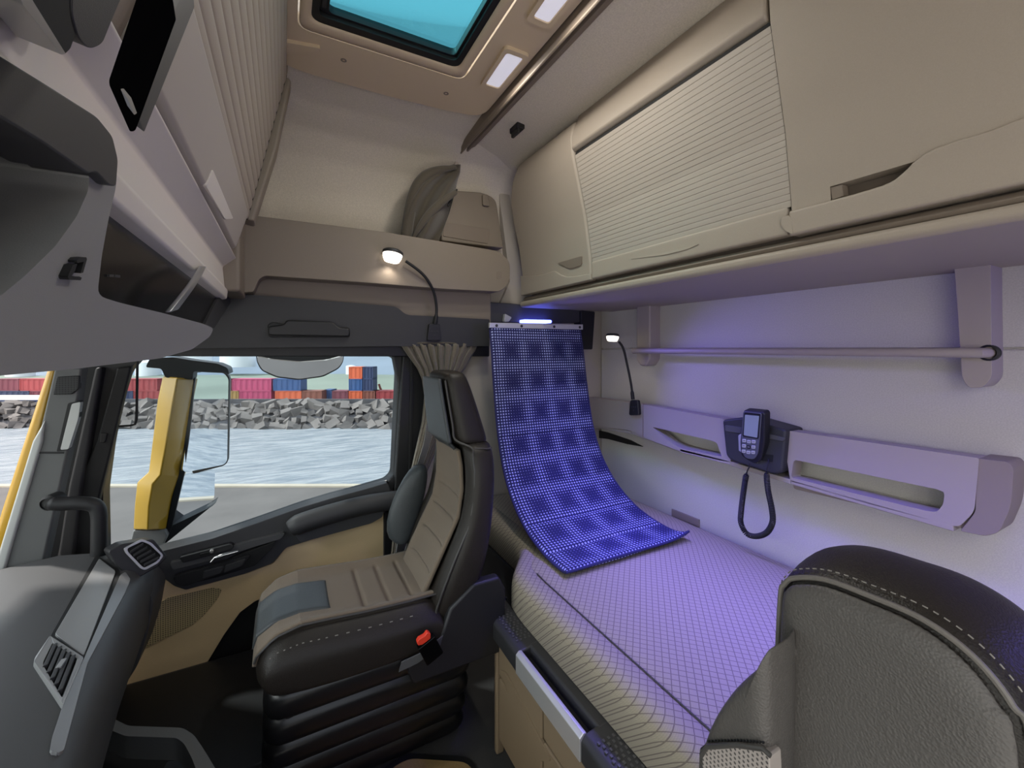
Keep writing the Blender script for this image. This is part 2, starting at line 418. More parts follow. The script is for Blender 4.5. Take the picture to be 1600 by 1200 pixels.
# ---------------- ceiling lamps
def ceiling_lamp(px, py, label):
    c = hit(px, py, plZ(HZ - .006)); c.z = HZ
    root = thing('ceiling_lamp', label, 'ceiling lamp', c, 'rectangular ceiling lamps in the hatch panel')
    a, b = .040, .096
    o1 = [(c.x + x, c.y + y, HZ - .010) for x, y in rc([(-a, -b), (-a * .8, b), (a, b), (a, -b)], .016, 4)]
    i1 = [(c.x + x, c.y + y, HZ - .010) for x, y in rc([(-a + .013, -b + .016), (-a * .8 + .012, b - .018), (a - .013, b - .018), (a - .013, -b + .016)], .010, 4)]
    MB().plate(o1, (Vector((0, 0, 0)), Vector((0, 0, -1))), .014, holes=[i1], dirv=(0, 0, 1), is3d=True).build('bezel', M['roof_panel'], root, bevel=.003)
    i2 = [(x, y, HZ - .007) for x, y, z in i1]
    MB().plate(i2, (Vector((0, 0, 0)), Vector((0, 0, -1))), .008, dirv=(0, 0, 1), is3d=True).build('lens', M['lamp_lens'], root, bevel=.002)
    l = bpy.data.lights.new('ceiling_light', 'AREA'); l.shape = 'RECTANGLE'; l.size = .05; l.size_y = .13; l.energy = LAMP_W; l.color = (1, .93, .84)
    lo = bpy.data.objects.new('ceiling_light', l); lo.location = (c.x, c.y, HZ - .014); COL.objects.link(lo)
LAMP_W = 2.2
M['lamp_lens'] = mat('frosted_lamp_lens', (225, 225, 232), .5, emit=(216, 214, 228), estr=.55)
ceiling_lamp(785, 111, 'lit rectangular ceiling lamp nearer the side wall')
ceiling_lamp(871, -6, 'lit rectangular ceiling lamp nearer the camera, cut by the top of the photo')
# black curtain clip on the sloping ceiling
root = thing('ceiling_clip', 'small black clip on the ceiling above the rear lockers', 'clip', hit(808, 204, plZ(1.995)))
cp = hit(808, 203, plZ(1.99))
MB().obox(cp + Vector((0, 0, .004)), (.016, 0, 0), (0, .030, 0), (0, 0, .010)).build('base', M['black'], root, bevel=.003)
MB().obox(cp + Vector((-.006, 0, -.012)), (.006, 0, 0), (0, .026, 0), (0, 0, .010)).build('hook', M['black_soft'], root, bevel=.003)

# ---------------- side shelf over the door, storage box, pillar trim
root = thing('side_shelf', 'long beige shelf moulding above the passenger door', 'shelf', (.5, 1.62, 1.4))
ys = 1.625
o_ = rc([(376, 334), (600, 362), (779, 392), (797, 408), (797, 440), (784, 456), (700, 452), (560, 441), (414, 431), (404, 437), (396, 456), (366, 458)], [2, 0, 10, 10, 12, 12, 0, 0, 8, 8, 3, 3])
MB().plate(o_, plY(ys), .2, dirv=(0, 1, 0)).build('ledge', M['beige'], root, bevel=.016, seg=4)
o_ = [(366, 432), (767, 446), (767, 520), (366, 520)]
MB().plate(o_, plY(1.70), .1, dirv=(0, 1, 0)).build('panel', M['beige'], root, bevel=.004)
p = rc([(776, 424), (784, 424), (784, 436), (776, 436)], 3)
MB().plate(p, plY(ys - .001), .004, dirv=(0, 1, 0)).build('cover_cap', M['beige_dark'], root)
root = thing('side_storage_box', 'beige lidded box standing on the shelf above the seat', 'storage box', hit(740, 385, plY(1.66)))
MB().plate(rc([(690, 297), (752, 300), (775, 310), (787, 388), (690, 376)], [4, 16, 14, 3, 3]), plY(1.70), .06, dirv=(0, 1, 0)).build('body', M['beige'], root, bevel=.01, seg=3)
MB().plate(rc([(694, 347), (766, 358), (763, 381), (692, 369)], 3), plY(1.697), .006, dirv=(0, 1, 0)).build('label_plate', M['beige_dark'], root, bevel=.0015)
MB().plate(rc([(754, 303), (763, 304), (766, 322), (755, 321)], 3), plY(1.687), .014, dirv=(0, 1, 0)).build('latch', M['beige'], root, bevel=.003)
# pale corner trim between side wall and rear lockers
o = MB().plate(rc([(780, 302), (796, 302), (830, 500), (770, 500), (797, 440)], 3), plY(1.742), .05, dirv=(0, 1, 0)).build('trim_1', M['cream'], bevel=.006); structure(o, 'pale corner strip beside the side shelf', 'trim')
# black trim above the door
root = thing('door_header', 'black plastic trim above the passenger door', 'door trim', (.2, 1.68, 1.25), kind='structure')
hd = rc([(356, 458), (440, 464), (620, 479), (634, 492), (765, 499), (765, 541), (610, 541), (246, 545), (300, 520)], [2, 4, 14, 8, 2, 2, 2, 2, 4])
MB().plate(hd, plY(1.672), .12, dirv=(0, 1, 0)).build('panel', M['black_soft'], root, bevel=.006)
MB().plate([(140, 540), (765, 540), (765, 557), (140, 557)], plY(1.72), .1, dirv=(0, 1, 0)).build('door_seal', M['black'], root, bevel=.004)
MB().plate(rc([(418, 508), (424, 503), (444, 506), (530, 511), (546, 511), (548, 527), (420, 527)], 5), plY(1.664), .03, dirv=(0, 1, 0)).build('handle_recess', M['rubber'], root, bevel=.003)
MB().plate(rc([(443, 507), (448, 500), (520, 503), (530, 512), (547, 513), (547, 526), (419, 524), (419, 510)], 5), plY(1.648), .022, dirv=(0, 1, 0)).build('grab_handle', M['black'], root, bevel=.006)
# pillar behind the door
root = thing('door_pillar', 'dark pillar between the passenger door and the bunk', 'pillar', (.5, 1.76, 0), kind='structure')
MB().plate([(630, 555), (664, 555), (660, 905), (600, 905), (600, 795), (616, 778)], plY(1.755), .07, dirv=(0, 1, 0)).build('post', M['black'], root, bevel=.005)
MB().plate([(642, 556), (647, 556), (643, 790), (638, 790)], plY(1.748), .02, dirv=(0, 1, 0)).build('seal', M['rubber'], root, bevel=.002)
# dark niche at the head of the bunk
root = thing('corner_niche', 'black plastic niche in the corner above the blue backrest', 'trim', (1.1, 1.7, 1.28), kind='structure')
MB().plate(rc([(766, 472), (800, 474), (929, 488), (929, 504), (766, 504)], 2), plY(1.705), .06, dirv=(0, 1, 0)).build('panel', M['door_dark'], root, bevel=.004)
MB().plate(rc([(908, 485), (930, 487), (926, 546), (908, 546)], 2), plY(1.69), .06, dirv=(0, 1, 0)).build('side_strip', M['black'], root, bevel=.003)
MB().plate(rc([(789, 490), (800, 496), (795, 503), (788, 503)], 2), plY(1.68), .02, dirv=(0, 1, 0)).build('clip', M['phone_grey'], root, bevel=.002)
# ---------------- windscreen, pillar, outer body
o = MB().plate([(-1.0, -.5, .62), (-1.0, 1.62, .62), (-.78, 1.62, 1.40), (-.78, -.5, 1.40)], pl3((-1.0, 0, .62), (-1, 1, .62), (-.78, 0, 1.40)), .006, is3d=True).build('window_1', M['glass']); structure(o, 'windscreen', 'window')
root = thing('windscreen_pillar', 'grey plastic windscreen pillar on the passenger side', 'pillar', (-.6, 1.7, .6), kind='structure')
yp = 1.66
MB().plate([(85, 575), (128, 575), (118, 650), (105, 710), (92, 770), (62, 905), (-8, 905), (4, 880), (58, 690)], plY(yp), .05, dirv=(0, 1, 0)).build('cover', M['pillar_grey'], root, bevel=.006)
MB().plate([(70, 655), (66, 690), (3, 905), (-20, 905), (-8, 880), (50, 690)], plY(yp - .006), .05, dirv=(0, 1, 0)).build('edge_strip', M['pale_lens'], root, bevel=.006)  # highlight along the pillar edge, put in as a pale strip
MB().plate(rc([(88, 589), (124, 587), (123, 608), (112, 616), (82, 617)], 3), plY(yp - .006), .02, dirv=(0, 1, 0)).build('tweeter_cover', M['grille_dark'], root, bevel=.003)
MB().plate(rc([(106, 630), (126, 626), (124, 650), (107, 703), (88, 706), (92, 690)], 3), plY(yp - .003), .02, dirv=(0, 1, 0)).build('insert_surround', M['rubber'], root, bevel=.002)
MB().plate(rc([(112, 631), (126, 628), (122, 655), (107, 702), (94, 703)], 3), plY(yp - .007), .02, dirv=(0, 1, 0)).build('pale_insert', M['pale_lens'], root, bevel=.003)
MB().plate([(62, 706), (100, 706), (99.5, 709), (61, 709)], plY(yp - .0015), .01, dirv=(0, 1, 0)).build('joint', M['rubber'], root)
# yellow paintwork seen outside, through the windscreen corner
o = MB().plate([(73, 575), (90, 575), (60, 690), (5, 880), (-40, 1010), (-60, 1010), (0, 800)], plY(1.80), .04, dirv=(0, 1, 0)).build('windscreen_surround', M['yellow'], bevel=.012)
structure(o, 'yellow painted bodywork beside the windscreen', 'bodywork')
MB().plate([(87, 575), (94, 575), (64, 690), (8, 890), (-30, 1010), (-42, 1010), (2, 880), (58, 690)], plY(1.775), .02, dirv=(0, 1, 0)).build('rubber_strip', M['rubber'], o, bevel=.003)

# ================================================================== PASSENGER DOOR
door = thing('door_1', 'passenger door with a large side window, dark sill and beige lining', 'door', (0, 1.78, .2), kind='structure')
outer = [(96, 548), (660, 548), (655, 905), (60, 905)]
win = rc([(222, 556), (612, 556), (622, 566), (614, 742), (604, 752), (560, 765), (515, 777), (470, 791), (400, 816), (330, 840), (250, 860), (163, 866), (161, 770), (172, 690), (186, 625), (200, 580)], [8, 10, 6, 8, 6, 10, 10, 10, 10, 10, 6, 2, 10, 10, 10, 8], 3)
MB().plate(outer, plY(1.80), .06, holes=[win], dirv=(0, 1, 0)).build('frame', M['black'], door, bevel=.008)
MB().plate([(614, 556), (640, 556), (630, 780), (604, 780), (606, 752), (615, 742), (622, 600)], plY(1.785), .04, dirv=(0, 1, 0)).build('edge_frame', M['black_soft'], door, bevel=.006)
# seals and inner frame on the hinge side
MB().plate([(182, 575), (205, 572), (150, 800), (140, 905), (80, 905), (110, 780), (150, 690)], plY(1.775), .03, dirv=(0, 1, 0)).build('hinge_frame', M['rubber'], door, bevel=.006)
MB().plate([(148, 574), (160, 574), (128, 760), (112, 905), (84, 905), (106, 760)], plY(1.766), .04, dirv=(0, 1, 0)).build('door_seal', M['black_soft'], door, bevel=.008)
p0 = hit(390, 700, plY(1.835))
MB().plate([(120, 550), (640, 550), (640, 880), (120, 880)], plY(1.838), .005, dirv=(0, 1, 0)).build('window_pane', M['glass'], door)
# rubber lip along the window base
lip = [hit(x, y, plY(1.795)) for x, y in spline([(250, 859), (330, 839), (400, 815), (470, 790), (515, 776), (560, 764), (604, 751)], 4) for x, y in [(x, y)]] if False else [hit(v.x, v.y, plY(1.793)) for v in spline([Vector((250, 859, 0)), Vector((330, 839, 0)), Vector((400, 815, 0)), Vector((470, 790, 0)), Vector((515, 776, 0)), Vector((560, 764, 0)), Vector((604, 751, 0))], 4)]
MB().tube(lip, .004, 8).build('window_lip', M['silver'], door)
# dark upper lining
up = [(232, 866), (330, 842), (400, 818), (470, 793), (520, 778), (565, 766), (606, 754), (612, 770), (640, 770), (634, 800), (596, 802), (586, 806), (578, 815), (447, 856), (426, 880), (385, 896), (290, 922), (272, 916), (252, 901), (225, 905)]
MB().plate(rc(up, 4, 3), plY(1.755), .06, dirv=(0, 1, 0)).build('upper_lining', M['door_dark'], door, bevel=.008)
# long grey ledge strip under the window
MB().plate(rc([(265, 880), (320, 866), (388, 846), (420, 838), (446, 832), (440, 842), (400, 854), (330, 876), (270, 891)], 4, 3), plY(1.738), .03, dirv=(0, 1, 0)).build('ledge', M['dash'], door, bevel=.004)
MB().plate(rc([(280, 871), (360, 850), (366, 853), (362, 859), (285, 880)], 3, 3), plY(1.733), .03, dirv=(0, 1, 0)).build('lock_plate', M['black'], door, bevel=.003)
MB().plate(rc([(312, 866), (328, 862), (329, 865), (313, 870)], 1, 2), plY(1.728), .01, dirv=(0, 1, 0)).build('lock_slot', M['void'], door)
MB().disc(hit(331, 861, plY(1.727)), (0, -1, 0), [(.006, -.006), (.006, .003), (.004, .005)], 14).build('lock_pin', M['silver'], door)
# armrest pad
ap = spline([Vector(v) for v in ((452, 828, 0), (470, 818, 0), (520, 802, 0), (575, 788, 0), (628, 780, 0))], 6)
apts = [hit(v.x, v.y, plY(1.715)) for v in ap]
rad = [.012] + [.026 + .010 * min(1, i / 5) for i in range(1, len(apts) - 1)] + [.030]
MB().tube(apts, rad, 16).build('armrest', M['black_soft'], door, smooth=60)
MB().plate(rc([(458, 832), (600, 795), (598, 808), (580, 818), (470, 848)], 4, 3), plY(1.72), .04, dirv=(0, 1, 0)).build('armrest_base', M['door_dark'], door, bevel=.006)
# pull recess with chrome lever and switch panel
MB().plate(rc([(292, 897), (345, 882), (372, 868), (432, 846), (420, 862), (398, 884), (340, 902), (286, 915)], 4, 3), plY(1.732), .03, dirv=(0, 1, 0)).build('pull_recess', M['void'], door, bevel=.004)
MB().plate(rc([(270, 902), (300, 893), (372, 872), (392, 867), (380, 884), (340, 898), (288, 917), (276, 914)], 4, 3), plY(1.726), .02, dirv=(0, 1, 0)).build('switch_panel', M['black'], door, bevel=.003)
MB().plate(rc([(318, 893), (350, 884), (346, 896), (316, 905)], 2, 2), plY(1.720), .012, dirv=(0, 1, 0)).build('window_switch', M['black_soft'], door, bevel=.003)
MB().plate(rc([(352, 884), (384, 873), (378, 885), (349, 896)], 2, 2), plY(1.720), .012, dirv=(0, 1, 0)).build('lock_switch', M['black_soft'], door, bevel=.003)
lv = [hit(x, y, plY(1.712)) for x, y in ((330, 879), (336, 872), (350, 867), (372, 861))]
MB().tube(lv, [.005, .006, .006, .004], 10).build('handle', M['chrome'], door)
MB().plate([(232, 872), (660, 764), (660, 1240), (100, 1240), (60, 905)], plY(1.812), .05, dirv=(0, 1, 0)).build('backing', M['black'], door)
# beige lining with wheel-arch cut
be = [(596, 800), (600, 800), (606, 915), (520, 905), (460, 905), (426, 928), (398, 940), (375, 957), (350, 992), (327, 1030), (306, 1065), (287, 1081), (235, 1093), (150, 1110), (150, 1000), (205, 903), (228, 904), (252, 900), (268, 912), (290, 922), (386, 896), (427, 880), (447, 855), (579, 815), (586, 805)]
MB().plate(rc(be, 3, 3), plY(1.768), .05, dirv=(0, 1, 0)).build('lining', M['door_beige'], door, bevel=.006)
gr = rc([(238, 949), (262, 934), (330, 919), (347, 921), (340, 936), (318, 962), (300, 977), (222, 1015), (228, 985)], 5, 3)
MB().plate(gr, plY(1.764), .02, dirv=(0, 1, 0)).build('speaker_grille', M['grille'], door, bevel=.002)
MB().plate(rc([(520, 884), (568, 878), (566, 905), (500, 905)], 3, 3), plY(1.764), .02, dirv=(0, 1, 0)).build('storage_pocket', M['void'], door, bevel=.002)
# lower black lining with second speaker
lo_ = [(170, 1108), (235, 1097), (290, 1084), (330, 1072), (420, 1040), (600, 920), (600, 800), (606, 800), (700, 1240), (120, 1240)]
MB().plate(lo_, plY(1.79), .05, dirv=(0, 1, 0)).build('lower_lining', M['black'], door, bevel=.006)
MB().plate(rc([(180, 1112), (270, 1104), (312, 1110), (308, 1142), (200, 1132)], 5, 3), plY(1.775), .02, dirv=(0, 1, 0)).build('lower_speaker', M['grille_dark'], door, bevel=.002)
# pillar grab handle
root = thing('pillar_grab_bar', 'black bent grab handle at the foot of the windscreen pillar', 'grab handle', hit(120, 790, plY(1.6)))
gp = [hit(v.x, v.y, plY(1.62)) for v in spline([Vector(v) for v in ((76, 786, 0), (98, 787, 0), (125, 786, 0), (146, 789, 0), (154, 800, 0), (155, 830, 0), (154, 905, 0))], 6)]
gr_ = [.016] * 2 + [.0185] * (len(gp) - 2)
MB().tube(gp, gr_, 14).build('bar', M['black'], root)
a_ = hit(76, 786, plY(1.62)); MB().disc(a_ + Vector((0, .004, 0)), (-.3, -1, 0), [(.021, -.03), (.021, .004), (.014, .012), (.013, .008), (.001, .008)], 18).build('end_cap', M['rubber'], root)
p = hit(155, 870, plY(1.62)); 
# thin wire frame behind the windscreen pillar
root = thing('wire_bracket', 'thin black wire bracket clipped to the window frame', 'bracket', hit(160, 680, plY(1.78)))
wp = [hit(v[0], v[1], plY(1.80)) for v in ((215, 548), (214.5, 580), (213.5, 655), (211, 663), (203, 665), (172, 667), (164, 671), (161, 680))]
MB().tube(wp, .0035, 8).build('wire', M['rubber'], root)
MB().plate(rc([(157, 677), (168, 677), (164, 692), (155, 692)], 3), plY(1.768), .03, dirv=(0, 1, 0)).build('clip', M['rubber'], root, bevel=.003)
# ================================================================== FRONT LOCKER, OVERHEAD CONSOLE
root = thing('front_locker', 'beige roof locker over the windscreen with a ribbed roller shutter', 'locker', (-.3, .8, 1.34))
prof = [(.012, 2.035), (.004, 1.995), (-.10, 1.545), (-.135, 1.44), (-.165, 1.40), (-.165, 1.33), (-.60, 1.32), (-.60, 2.035)]
Y0, Y1 = .10, 1.475
MB().loft([[(x, y, z) for x, z in prof] for y in (Y0, Y1)]).build('body', M['beige'], root, bevel=.006)
A, B = Vector((-.098, 0, 1.548)), Vector((.000, 0, 1.985))      # shutter foot and head
nn = Vector((B.z - A.z, 0, -(B.x - A.x))).normalized()
def shut(u, v):
    y = lerp(.12, 1.415, u); p = A.lerp(B, v) + nn * (.006 + .0026 * abs(math.sin(v * math.pi * 15)) ** .5)
    return (p.x, y, p.z)
MB().grid(shut, 4, 180).build('roller_shutter', M['locker'], root, smooth=25)
MB().obox(A.lerp(B, .5) + Vector((0, 1.4175, 0)) + nn * .003, (B - A) * .5, (0, .0028, 0), nn * .005).build('shutter_gap', M['void'], root)
# end frame between shutter and side wall
e = [A + nn * -.01, A + nn * .022, A.lerp(B, .5) + nn * .03, B + nn * .02, B - nn * .01]
MB().loft([[(q.x, y, q.z) for q in e] for y in (1.421, 1.49)]).build('end_frame', M['beige'], root, bevel=.008)
# flap under the shutter with finger recess
fl = [(-.105, 1.556), (-.084, 1.550), (-.114, 1.449), (-.135, 1.447)]
MB().loft([[(x, y, z) for x, z in fl] for y in (.50, 1.36)]).build('flap', M['cream'], root, bevel=.006)
fp = pl3((-.082, 0, 1.550), (-.082, 1, 1.550), (-.112, 0, 1.449))
MB().plate(rc([(333, 265), (365, 342), (352, 343), (322, 291)], 3), fp, .008).build('finger_plate', M['fascia'], root, bevel=.002)
# lower fascia: two facets meeting in a crease
fa = [(-.128, 1.447), (-.120, 1.443), (-.154, 1.414), (-.149, 1.356), (-.142, 1.350), (-.145, 1.324), (-.17, 1.318), (-.17, 1.42)]
MB().loft([[(x, y, z) for x, z in fa] for y in (.36, 1.475)]).build('fascia', M['fascia'], root, bevel=.005)
MB().box((-.60, 1.46, 1.345), (-.112, 1.80, 2.04)).build('end_panel', M['beige'], root, bevel=.01)
# near end of the locker: open tray with dark slot and dark cushion lump
sl = pl3((-.10, 0, 1.545), (-.10, 1, 1.545), (.004, 0, 1.995))
MB().plate(rc([(20, -60), (50, 2), (100, 86), (110, 76), (130, 20), (120, -60)], 3), (sl[0] + nn * .012, sl[1]), .02).build('slot', M['void'], root, bevel=.002)
MB().plate(rc([(12, -60), (22, -60), (52, 2), (103, 84), (96, 86), (36, 8)], 2), (sl[0] + nn * .016, sl[1]), .02).build('slot_rim', M['silver'], root, bevel=.002)
MB().plate(rc([(118, -60), (215, -60), (180, 20), (160, 70), (140, 78), (124, 62), (112, 20)], 16, 5), (sl[0] + nn * .013, sl[1]), .03).build('dark_pad', M['black_soft'], root, bevel=.01)
# dark bar hanging under the locker
root = thing('locker_bar', 'black bar with a grey side hanging at the near end of the front locker', 'bar', hit(225, 60, plX(-.05)))
MB().plate(rc([(226, -40), (266, -40), (190, 128), (184, 140), (172, 138), (170, 126)], 5), (Vector((-.045, 0, 0)), Vector((1, 0, 0))), .03, dirv=(-.1, 1, 0)).build('bar', M['matt_black'], root, bevel=.003)
MB().plate(rc([(266, -40), (300, -40), (206, 155), (190, 140), (191, 128)], 3), (Vector((-.052, 0, 0)), Vector((1, 0, 0))), .03, dirv=(-.1, 1, 0)).build('side', M['console_dark'], root, bevel=.003)
MB().plate(rc([(188, 139), (193, 138), (206, 154), (201, 157)], 2), (Vector((-.043, 0, 0)), Vector((1, 0, 0))), .01, dirv=(-.1, 1, 0)).build('end_cap', M['silver'], root, bevel=.001)
# overhead console
root = thing('overhead_console', 'dark grey overhead console with a deep black opening', 'console', (-.2, .5, 1.2))
cx = -.10; pc = (Vector((cx, 0, 0)), Vector((1, 0, 0)))
body = [(-60, 60), (0, 92), (80, 142), (150, 186), (172, 212), (182, 250), (182, 290), (170, 340), (159, 400), (152, 462), (187, 473), (258, 490), (318, 506), (334, 513), (328, 526), (300, 546), (250, 560), (120, 576), (0, 587), (-60, 592)]
hole = [(-58, 155), (0, 186), (70, 226), (132, 268), (140, 276), (137, 300), (120, 338), (86, 385), (40, 430), (0, 463), (-58, 500)]
MB().plate(rc(body, [0, 6, 6, 10, 12, 14, 14, 10, 10, 14, 10, 6, 6, 5, 5, 5, 6, 6, 6, 0], 4), pc, .42, holes=[rc(hole, 6, 4)], dirv=(-1, 0, 0)).build('body', M['console'], root, bevel=.007, seg=4)
# brow above the opening, shade of its upturned face put into the colour
MB().plate(rc([(-60, 50), (0, 86), (80, 136), (152, 182), (176, 212), (185, 250), (182, 292), (172, 290), (150, 268), (139, 272), (70, 224), (0, 182), (-60, 150)], 8, 4), (Vector((cx + .006, 0, 0)), Vector((1, 0, 0))), .03, dirv=(-1, 0, 0)).build('brow', M['console_dark'], root, bevel=.008, seg=4)
MB().plate([(-80, 120), (150, 250), (150, 300), (0, 480), (-80, 520)], (Vector((cx - .10, 0, 0)), Vector((1, 0, 0))), .02, dirv=(-1, 0, 0)).build('recess_back', M['void'], root)
MB().plate(rc([(-60, 210), (0, 238), (38, 266), (30, 272), (0, 262), (-60, 236)], 3), (Vector((cx - .06, 0, 0)), Vector((1, 0, 0))), .03, dirv=(-1, 0, 0)).build('recess_shelf', M['console_dark'], root, bevel=.004)
MB().plate(rc([(-60, 250), (0, 272), (30, 288), (0, 318), (-60, 330)], 3), (Vector((cx - .08, 0, 0)), Vector((1, 0, 0))), .03, dirv=(-1, 0, 0)).build('recess_tray', M['dash'], root, bevel=.004)
# pressed seat-belt style pictogram
for q in ([(120, 407), (124, 403), (135, 402), (136, 405), (130, 426), (126, 427), (131, 409), (121, 411)], [(114, 414), (121, 412), (117, 424), (110, 434), (106, 432)], [(106, 433), (124, 432), (128, 434), (126, 438), (108, 437)]):
    MB().plate(q, (Vector((cx + .0035, 0, 0)), Vector((1, 0, 0))), .006, dirv=(-1, 0, 0)).build('pictogram', M['void'], root)
# glossy compartment behind the console, silver strap
root = thing('glossy_compartment', 'glossy black compartment front under the beige locker', 'compartment', (-.15, 1.0, 1.25))
MB().plate([(150, 300), (182, 318), (362, 456), (362, 468), (330, 516), (145, 480)], (Vector((-.162, 0, 0)), Vector((1, 0, 0))), .3, dirv=(-1, 0, 0)).build('panel', M['black_gloss'], root, bevel=.003)
MB().plate(rc([(340, 468), (358, 456), (368, 462), (352, 486), (330, 520), (318, 512)], 3), (Vector((-.156, 0, 0)), Vector((1, 0, 0))), .03, dirv=(-1, 0, 0)).build('end_trim', M['black_soft'], root, bevel=.004)
for q in ([(171, 429), (178, 429), (178, 433), (171, 433)], [(180, 429), (188, 430), (188, 434), (180, 433)]):
    MB().plate(q, (Vector((-.160, 0, 0)), Vector((1, 0, 0))), .003, dirv=(-1, 0, 0)).build('touch_key', M['console_dark'], root)
sp_ = spline([Vector((v[0], v[1], 0)) for v in ((317, 416), (308, 432), (296, 450), (283, 467), (268, 486))], 5)
path = []
for i, v in enumerate(sp_):
    t = i / (len(sp_) - 1); path.append(hit(v.x, v.y, plX(-.138 + .008 * math.sin(t * math.pi))))
o = MB().ribbon(path, Vector((0, .026, .004)), Vector((.003, 0, 0))).build('grab_strap', M['silver'], bevel=.0015, seg=2); tag(o, 'curved silver strap across the glossy black compartment', 'strap')

# ================================================================== DASHBOARD
root = thing('dashboard', 'grey dashboard sweeping towards the windscreen', 'dashboard', (-.5, 1.0, .1))
def ridge(y): return interp([(.2, -.17), (.5, -.215), (.9, -.300), (1.2, -.338), (1.5, -.362), (1.66, -.37)], y)
ZR = .578
def dash_ring(y):
    xr = ridge(y)
    pts = [(-1.0, .585), (xr - .30, ZR + .018), (xr - .18, ZR + .030), (xr - .08, ZR + .016), (xr - .012, ZR + .004), (xr + .004, ZR - .006), (xr + .020, ZR - .028), (xr + .026, ZR - .07), (xr + .018, ZR - .2), (xr - .02, ZR - .33), (xr - .12, ZR - .42), (-1.0, .12)]
    return [(x, y, z) for x, z in pts]
MB().loft([dash_ring(y) for y in (.2, .35, .5, .65, .8, .95, 1.1, 1.25, 1.4, 1.5, 1.58, 1.63)]).build('body', M['dash'], root, smooth=28)
def dpl(px, py, lift=0):     # point on the dash top found by marching along the sight line
    d = ray(px, py); t = .2
    while t < 3:
        p = CAM + d * t; xr = ridge(p.y)
        z = interp([(-1.0, .585), (xr - .30, ZR + .018), (xr - .18, ZR + .030), (xr - .08, ZR + .016), (xr - .012, ZR + .004), (xr + .004, ZR - .006), (xr + .02, ZR - .028), (xr + .026, ZR - .07)], p.x)
        if p.z < z + lift: return p
        t += .002
    return p
def dplate(name, pts, mt, lift, th, bev=.003, hole=None, par=None):
    mb = MB(); top = [dpl(x, y, lift) for x, y in pts]
    dn = Vector((-.15, 0, -1)).normalized()
    c = sum(top, Vector()) / len(top)
    n = Vector((0, 0, 0))
    for i in range(len(top)): n += (top[i] - c).cross(top[(i + 1) % len(top)] - c)
    n.normalize(); n = n if n.z > 0 else -n
    if hole:
        hp = [dpl(x, y, lift) for x, y in hole]
        mb.plate(top, (c, n), th, holes=[hp], dirv=dn, is3d=True)
    else: mb.plate(top, (c, n), th, dirv=dn, is3d=True)
    return mb.build(name, mt, par or root, bevel=bev)
dplate('panel_surround', rc([(150, 866), (186, 890), (190, 900), (133, 1032), (78, 994)], 4, 3), M['rubber'], .003, .012, .002)
dplate('glove_panel', rc([(155, 872), (181, 893), (131, 1024), (86, 990)], 3, 3), M['dash_panel'], .007, .012, .003)
dplate('edge_trim', rc([(188, 898), (196, 893), (204, 905), (196, 925), (137, 1035), (100, 1172), (90, 1176), (78, 1172), (82, 1150), (98, 1102), (131, 1029), (150, 985)], 3, 3), M['dash_panel'], .008, .012, .003)
vo_ = rc([(78, 993), (131, 1027), (99, 1102), (52, 1031)], [3, 3, 5, 6], 3); vi_ = rc([(82, 1004), (121, 1029), (97, 1091), (66, 1037)], [3, 3, 4, 5], 3)
dplate('vent_rim', vo_, M['dash_panel'], .010, .016, .002, hole=vi_)
vb = dplate('vent', vi_, M['void'], .001, .01, 0)
for k in range(5):
    t = (k + .6) / 5.2
    a = Vector((82, 1006, 0)).lerp(Vector((119, 1030, 0)), t); b = Vector((67, 1038, 0)).lerp(Vector((97, 1088, 0)), t)
    pa, pb = dpl(a.x, a.y, .007), dpl(b.x, b.y, .007)
    MB().obox((pa + pb) / 2, (pb - pa) / 2, (.0028, .002, 0), (0, 0, .005)).build('vent_slat', M['black_soft'], vb, bevel=.001, seg=2)
a = dpl(96, 1040, .009); MB().obox(a, (.004, .0, 0), (0, .012, 0), (0, 0, .006)).build('vent_tab', M['dash_panel'], vb, bevel=.001)
# side cheek where the dash meets the door
MB().plate(rc([(206, 902), (232, 925), (240, 940), (232, 985), (215, 1040), (186, 1085), (172, 1110), (168, 1240), (60, 1240), (100, 1180), (140, 1050)], [4, 8, 8, 10, 10, 8, 5, 0, 0, 8, 8], 4), plY(1.60), .15, dirv=(0, 1, 0)).build('side_cheek', M['door_beige_dark'] if 'door_beige_dark' in M else M['dash'], root, bevel=.012, seg=4)
# corner air vent by the window
root = thing('corner_vent', 'black corner air vent with a silver rim by the side window', 'air vent', hit(225, 870, plY(1.5)))
c0 = hit(225, 868, plY(1.52)); nv = Vector((.35, -.9, .22)).normalized(); vp = (c0, nv)
MB().plate(rc([(168, 862), (190, 850), (240, 842), (262, 870), (246, 886), (222, 900), (206, 908), (178, 880)], 5, 3), (c0 - nv * .004, nv), .10).build('housing', M['black'], root, bevel=.006)
ro = rc([(193, 857), (222, 842), (237, 848), (256, 868), (247, 880), (227, 891), (220, 889), (196, 864)], 4, 3); ri = rc([(199, 857), (222, 846), (234, 851), (252, 868), (245, 877), (226, 887), (222, 885), (200, 862)], 3, 3)
MB().plate(ro, (c0 + nv * .004, nv), .008, holes=[ri]).build('rim', M['silver'], root, bevel=.0012)
gb = MB().plate(ri, (c0 - nv * .002, nv), .008).build('grille', M['void'], root)
for k in range(5):
    t = k / 4
    a = Vector((203, 863, 0)).lerp(Vector((225, 883, 0)), t); b = Vector((224, 850, 0)).lerp(Vector((249, 871, 0)), t)
    pa, pb = hit(a.x, a.y, (c0 + nv * .003, nv)), hit(b.x, b.y, (c0 + nv * .003, nv))
    MB().obox((pa + pb) / 2, (pb - pa) / 2, Vector((0, 0, .0035)), nv * .003).build('slat', M['black_soft'], gb, bevel=.001, seg=2)
